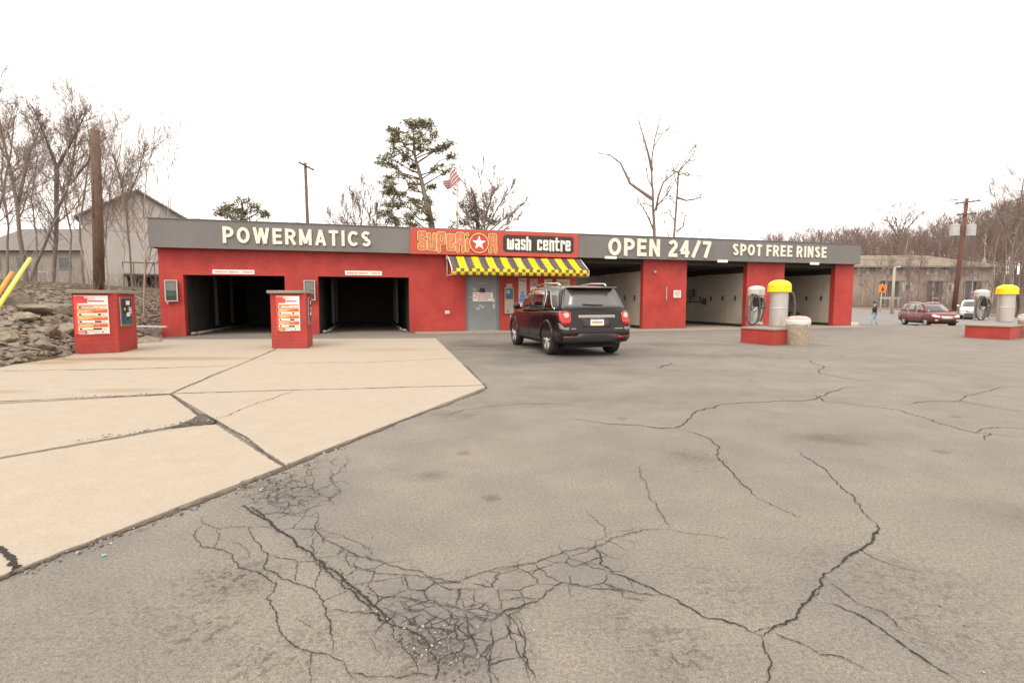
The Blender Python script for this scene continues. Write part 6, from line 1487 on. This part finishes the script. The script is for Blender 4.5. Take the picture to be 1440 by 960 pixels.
# flagpole and flag
b = BL(10.9, 4, 3.66); fb = at(643, 320, b.y); t = thing('flagpole', 'pale pole with yellowish sleeve on the roof behind the shop sign', 'pole', (fb.x, fb.y, 3.66))
zt = at(642, 233, fb.y).z - 3.66; mb = MB(); mb.tube([(0, 0, -.02), (0, 0, zt)], [.045, .03], 8); mb.box(-.12, .12, -.12, .12, -.004, .03); mb.build('shaft', M['posterw'], t); z1, z2 = at(643, 303, fb.y).z - 3.66, at(643, 291, fb.y).z - 3.66; mb = MB(); mb.tube([(0, 0, z1), (0, 0, z2)], .075, 10); mb.build('sleeve', simple('old_cream', (.58, .48, .30), .6), t)
n = NT('flag_cloth'); uvn = n.n('ShaderNodeAttribute', attribute_name='stripe').outputs['Fac']; M['flag'] = n.set(col=n.mix(n.math('GREATER_THAN', n.math('FRACT', n.math('MULTIPLY', uvn, 4.5)), .5), (.72, .66, .64), (.55, .13, .16)), rough=.8)
C4 = [at(648.5, 249, fb.y), at(638, 236, fb.y - .3), at(625, 262, fb.y - .2), at(628, 269, fb.y)]
# corners: hoist low, hoist high, fly high, fly low
P00, P01, P11, P10 = at(649, 254, fb.y), at(637, 238, fb.y - .25), at(624, 258, fb.y - .2), at(628, 268, fb.y)
mb = MB(); NX, NY = 14, 10; vals = []; n0 = 0
for i in range(NX + 1):
    for j in range(NY + 1):
        u_, v_ = i/NX, j/NY; p = P00.lerp(P10, u_).lerp(P01.lerp(P11, u_), v_); w = .10*math.sin(u_*9 + v_*3)*(.3 + u_); p = p + Vector((w*.4, w, .06*math.sin(u_*7 + 1))); mb.v.append(tuple(p - Vector((fb.x, fb.y, 3.66)))); vals.append(v_)
for i in range(NX):
    for j in range(NY): a = i*(NY+1) + j; mb.face([a, a + NY + 1, a + NY + 2, a + 1], 0, True)
fo = mb.build('flag', M['flag']); fo.location = (fb.x, fb.y, 3.66); at_ = fo.data.attributes.new('stripe', 'FLOAT', 'POINT'); at_.data.foreach_set('value', vals); so = fo.modifiers.new('thick', 'SOLIDIFY'); so.thickness = .01; tag(fo, 'small red and white striped flag blowing over the shop sign', 'flag')

# ------------------------------------------------------------------ houses
def siding(name, col, h=.18):
    n = NT(name); c = n.coord(); sx = n.n('ShaderNodeSeparateXYZ'); n.l(c, sx.inputs[0]); fr = n.math('FRACT', n.math('MULTIPLY', sx.outputs[2], 1/h)); f = n.noise(c, .8, 5, .65)
    cc = n.ramp(f, [(.3, [x*.88 for x in col]), (.7, [x*1.1 for x in col])]); cc = n.mix(n.maprange(fr, .0, .12, .45, 0), cc, [x*.5 for x in col]); return n.set(col=cc, rough=.75)
M['siding'] = siding('grey_siding', (.46, .425, .40)); M['siding2'] = siding('tan_siding', (.26, .235, .21)); M['aptwall'] = siding('apartment_wall', (.31, .25, .205), .25)
M['shingle'] = simple('roof_shingle', (.17, .15, .14), .9, .25, 3, bump=.4, bscale=15); M['shingletan'] = simple('roof_shingle_tan', (.21, .165, .125), .9, .15, 1.5)
M['window'] = simple('window_glass', (.05, .048, .046), .08, .3, .7, spec=.8)
# gabled house
HY_ = 44.0; pl, pr, pk = at(128, 318, HY_), at(268, 308, HY_), at(193, 270, HY_); gz = tz(pk.x, HY_)
hz = thing('gabled_house', 'grey sided gabled house behind the birches at the left', 'house', (pk.x, HY_, gz), .6); hw = 3.75; eav = at(128, 309, HY_).z - gz; rid = pk.z - gz
mb = MB(); n0 = mb.pts([(-hw, 0, -1), (hw, 0, -1), (hw, 0, eav), (0, 0, rid), (-hw, 0, eav), (-hw, 9, -1), (hw, 9, -1), (hw, 9, eav), (0, 9, rid), (-hw, 9, eav)])
for q in ((0, 1, 2, 3, 4), (9, 8, 7, 6, 5), (0, 4, 9, 5), (1, 6, 7, 2)): mb.face([n0 + i for i in q])
mb.build('wall', M['siding'], hz)
mb = MB(); sl = (rid - eav)/hw
for s in (-1, 1):
    ex = hw + .45; n0 = mb.pts([(0, -.4, rid + .02), (s*ex, -.4, rid - sl*ex + .02), (s*ex, 9.4, rid - sl*ex + .02), (0, 9.4, rid + .02), (0, -.4, rid + .2), (s*ex, -.4, rid - sl*ex + .2), (s*ex, 9.4, rid - sl*ex + .2), (0, 9.4, rid + .2)])
    for q in ((0, 1, 2, 3), (4, 7, 6, 5), (0, 4, 5, 1), (1, 5, 6, 2), (2, 6, 7, 3)): mb.face([n0 + i for i in q])
mb.build('roof', M['shingle'], hz)
for (x, z, w, h) in ((2.6, 2.1, .4, .5),):
    f = MB().box(x - w - .08, x + w + .08, -.06, -.002, z - h - .08, z + h + .08).build('window', M['posterw'], hz); MB().box(x - w, x + w, -.075, -.0605, z - h, z + h).build('pane', M['window'], f)
mb = MB(); mb.box(-1.2, 4.4, -2.4, -.05, .9, 1.05); mb.box(-1.2, 4.4, -2.4, -2.3, 1.9, 1.98)
for x in np.arange(-1.2, 4.41, .7): mb.box(x, x + .1, -2.4, -2.3, -.6, .9); mb.box(x, x + .06, -2.38, -2.33, 1.05, 1.9)
mb.build('deck', M['wood'], hz)
mb = MB(); mb.box(-1.0, 4.3, -.03, -.005, -.6, .85); mb.build('under_deck_shade', M['blackplastic'], hz)  # black sheet on the wall paints in the shade under the deck
# farther house
p = at(52, 330, 52); gz = tz(p.x, 52); h2_ = thing('far_house', 'low tan house with dark roof half hidden by trees at the far left', 'house', (p.x, 52, gz)); ev = at(52, 352, 52).z - gz; rg = at(52, 314, 52).z - gz
mb = MB(); mb.box(-6.5, 4.5, 0, 8, -1, ev); mb.build('wall', M['siding2'], h2_)
mb = MB(); n0 = mb.pts([(-7, -.5, ev - .05), (5, -.5, ev - .05), (5, 8.5, ev - .05), (-7, 8.5, ev - .05), (-5.2, 4, rg), (2.6, 4, rg)])
for q in ((0, 1, 5, 4), (1, 2, 5), (2, 3, 4, 5), (3, 0, 4), (3, 2, 1, 0)): mb.face([n0 + i for i in q])
mb.build('roof', M['shingle'], h2_)
for x in (-4.5, -1.6, 2.6):
    f = MB().box(x - .65, x + .65, -.07, -.002, ev - 1.9, ev - .6).build('window', M['siding2'], h2_); MB().box(x - .55, x + .55, -.085, -.0705, ev - 1.8, ev - .7).build('pane', M['window'], f)
mb = MB(); mb.box(.3, 1.9, -1.2, -.01, .2, .35)
for k in range(4): mb.box(.4, 1.8, -1.4 - .28*k, -1.2 - .28*k, .2 - .18*(k+1), .3 - .18*k)
for x in (.3, 1.85): mb.box(x, x + .06, -1.2, -1.14, .35, 1.3)
mb.box(.3, 1.9, -1.2, -1.15, 1.25, 1.32); mb.build('porch_steps', M['posterw'], h2_)
# long apartment block past the road
AY = 80.0; ax0 = at(1192, 400, AY).x; ax1 = at(1396, 400, AY).x; gz = tz((ax0 + ax1)/2, AY) - .6; ap = thing('apartment_building', 'long two storey tan apartment block with hipped roof beyond the road', 'building', (ax0, AY, gz)); AL = ax1 - ax0
zz = lambda y: at(1300, y, AY).z - gz; xx = lambda x: at(x, 400, AY).x - ax0
mb = MB(); mb.box(0, AL, 0, 12, -1, zz(373)); mb.build('wall', M['aptwall'], ap)
mb = MB(); e0, e1 = zz(374), zz(358); n0 = mb.pts([(-.8, -.8, e0), (AL + .8, -.8, e0), (AL + .8, 12.8, e0), (-.8, 12.8, e0), (2.5, 6, e1 + .4), (AL - 6.0, 6, e1 + .4)])
for q in ((0, 1, 5, 4), (1, 2, 5), (2, 3, 4, 5), (3, 0, 4), (3, 2, 1, 0)): mb.face([n0 + i for i in q])
mb.box(-.8, AL + .8, -.86, -.81, e0 - .25, e0 + .02, 1); mb.build('roof', [M['shingletan'], M['siding2']], ap)
def awin(x0, x1, y0, y1, shut=True):
    a, b, c, d = xx(x0), xx(x1), zz(y1), zz(y0); f = MB().box(a - .1, b + .1, -.08, -.002, c - .1, d + .1).build('window', M['posterw'], ap); MB().box(a, (a+b)/2 - .03, -.1, -.0805, c, d).box((a+b)/2 + .03, b, -.1, -.0805, c, d).build('pane', M['window'], f)
    if shut: MB().box(a - .55, a - .15, -.06, -.002, c - .1, d + .1).box(b + .15, b + .55, -.06, -.002, c - .1, d + .1).build('shutter', M['siding'], f)
for x0 in (1210, 1250, 1273, 1306, 1333, 1362): awin(x0, x0 + 6, 376, 385)
for x0 in (1273, 1331): awin(x0, x0 + 6.5, 400, 409)
for x0, x1 in ((1238, 1264), (1304, 1326), (1358, 1380)):
    a, b = xx(x0), xx(x1); f = MB().box(a, b, -.04, -.002, zz(427), zz(396)).build('entry_shade', M['window'], ap); MB().box(a, b, -1.2, -.05, zz(396.5), zz(395)).build('porch_roof', M['shingle'], f); MB().box(a, b, -1.1, -1.02, zz(420), zz(418)).box(a + .05, a + .15, -1.1, -1.0, zz(430), zz(396.5)).box(b - .15, b - .05, -1.1, -1.0, zz(430), zz(396.5)).build('porch_rail', M['posterw'], f)  # flat dark sheet stands for the shade inside each open entry

# ------------------------------------------------------------------ signs and posts by the road
b = at(1238, 438, 58); gz = tz(b.x, 58); t = thing('road_sign', 'orange road work sign board on a thin pale post', 'road sign', (b.x, 58, gz)); h = at(1241, 406, 58).z - gz
mb = MB(); mb.tube([(0, .05, -.4), (.1, .05, h + .6)], .05, 6); mb.build('post', M['posterw'], t)
mb = MB(); Mx = Matrix.Translation((.1, -.02, h)) @ Matrix.Rotation(math.pi/4*.15, 4, 'Y'); mb.box(-.43, .43, -.03, .03, -.43, .43, 0, Mx); o = mb.build('sign_panel', simple('sign_orange', (.88, .20, .01), .45, .06, 3), t, bevel=.03)
mb = MB(); Mx = Matrix.Translation((.1, -.02, h)); mb.box(-.14, .14, -.036, -.031, -.26, .1, 0, Mx); mb.box(-.08, .08, -.036, -.031, .14, .28, 0, Mx); mb.build('symbol', M['ink'], o)
b = at(1254, 441, 55); gz = tz(b.x, 55); t = thing('street_lamp', 'pale tan post with a short arm at its top beside the orange sign', 'lamp post', (b.x, 55, gz)); tip = at(1258, 376, 55) - Vector((b.x, 55, gz)); mb = MB(); mb.tube([(0, 0, -.4), tip], [.16, .12], 10); mb.build('shaft', M['tanmetal'], t); mb = MB(); mb.tube([tip, tip + Vector((.35, 0, .06))], .06, 8); mb.lathe([(.05, -.1), (.16, -.05), (.16, .04), (.06, .1)], 12, tip + Vector((.45, 0, .05))); mb.build('lamp_head', M['posterw'], t)
a, c_ = at(1238, 419, 64), at(1266, 419, 64); gz = tz(a.x, 64); t = thing('guard_rail', 'grey metal rail on posts behind the lamp post', 'rail', (a.x, 64, gz)); z = a.z - gz; L = c_.x - a.x; mb = MB(); mb.box(0, L, -.04, .04, z - .12, z + .12); mb.build('rail', M['steel'], t); 
for x in (.1, L/2, L - .2): MB().box(x, x + .12, .05, .17, -.3, z + .15).build('post', M['steel'], t)
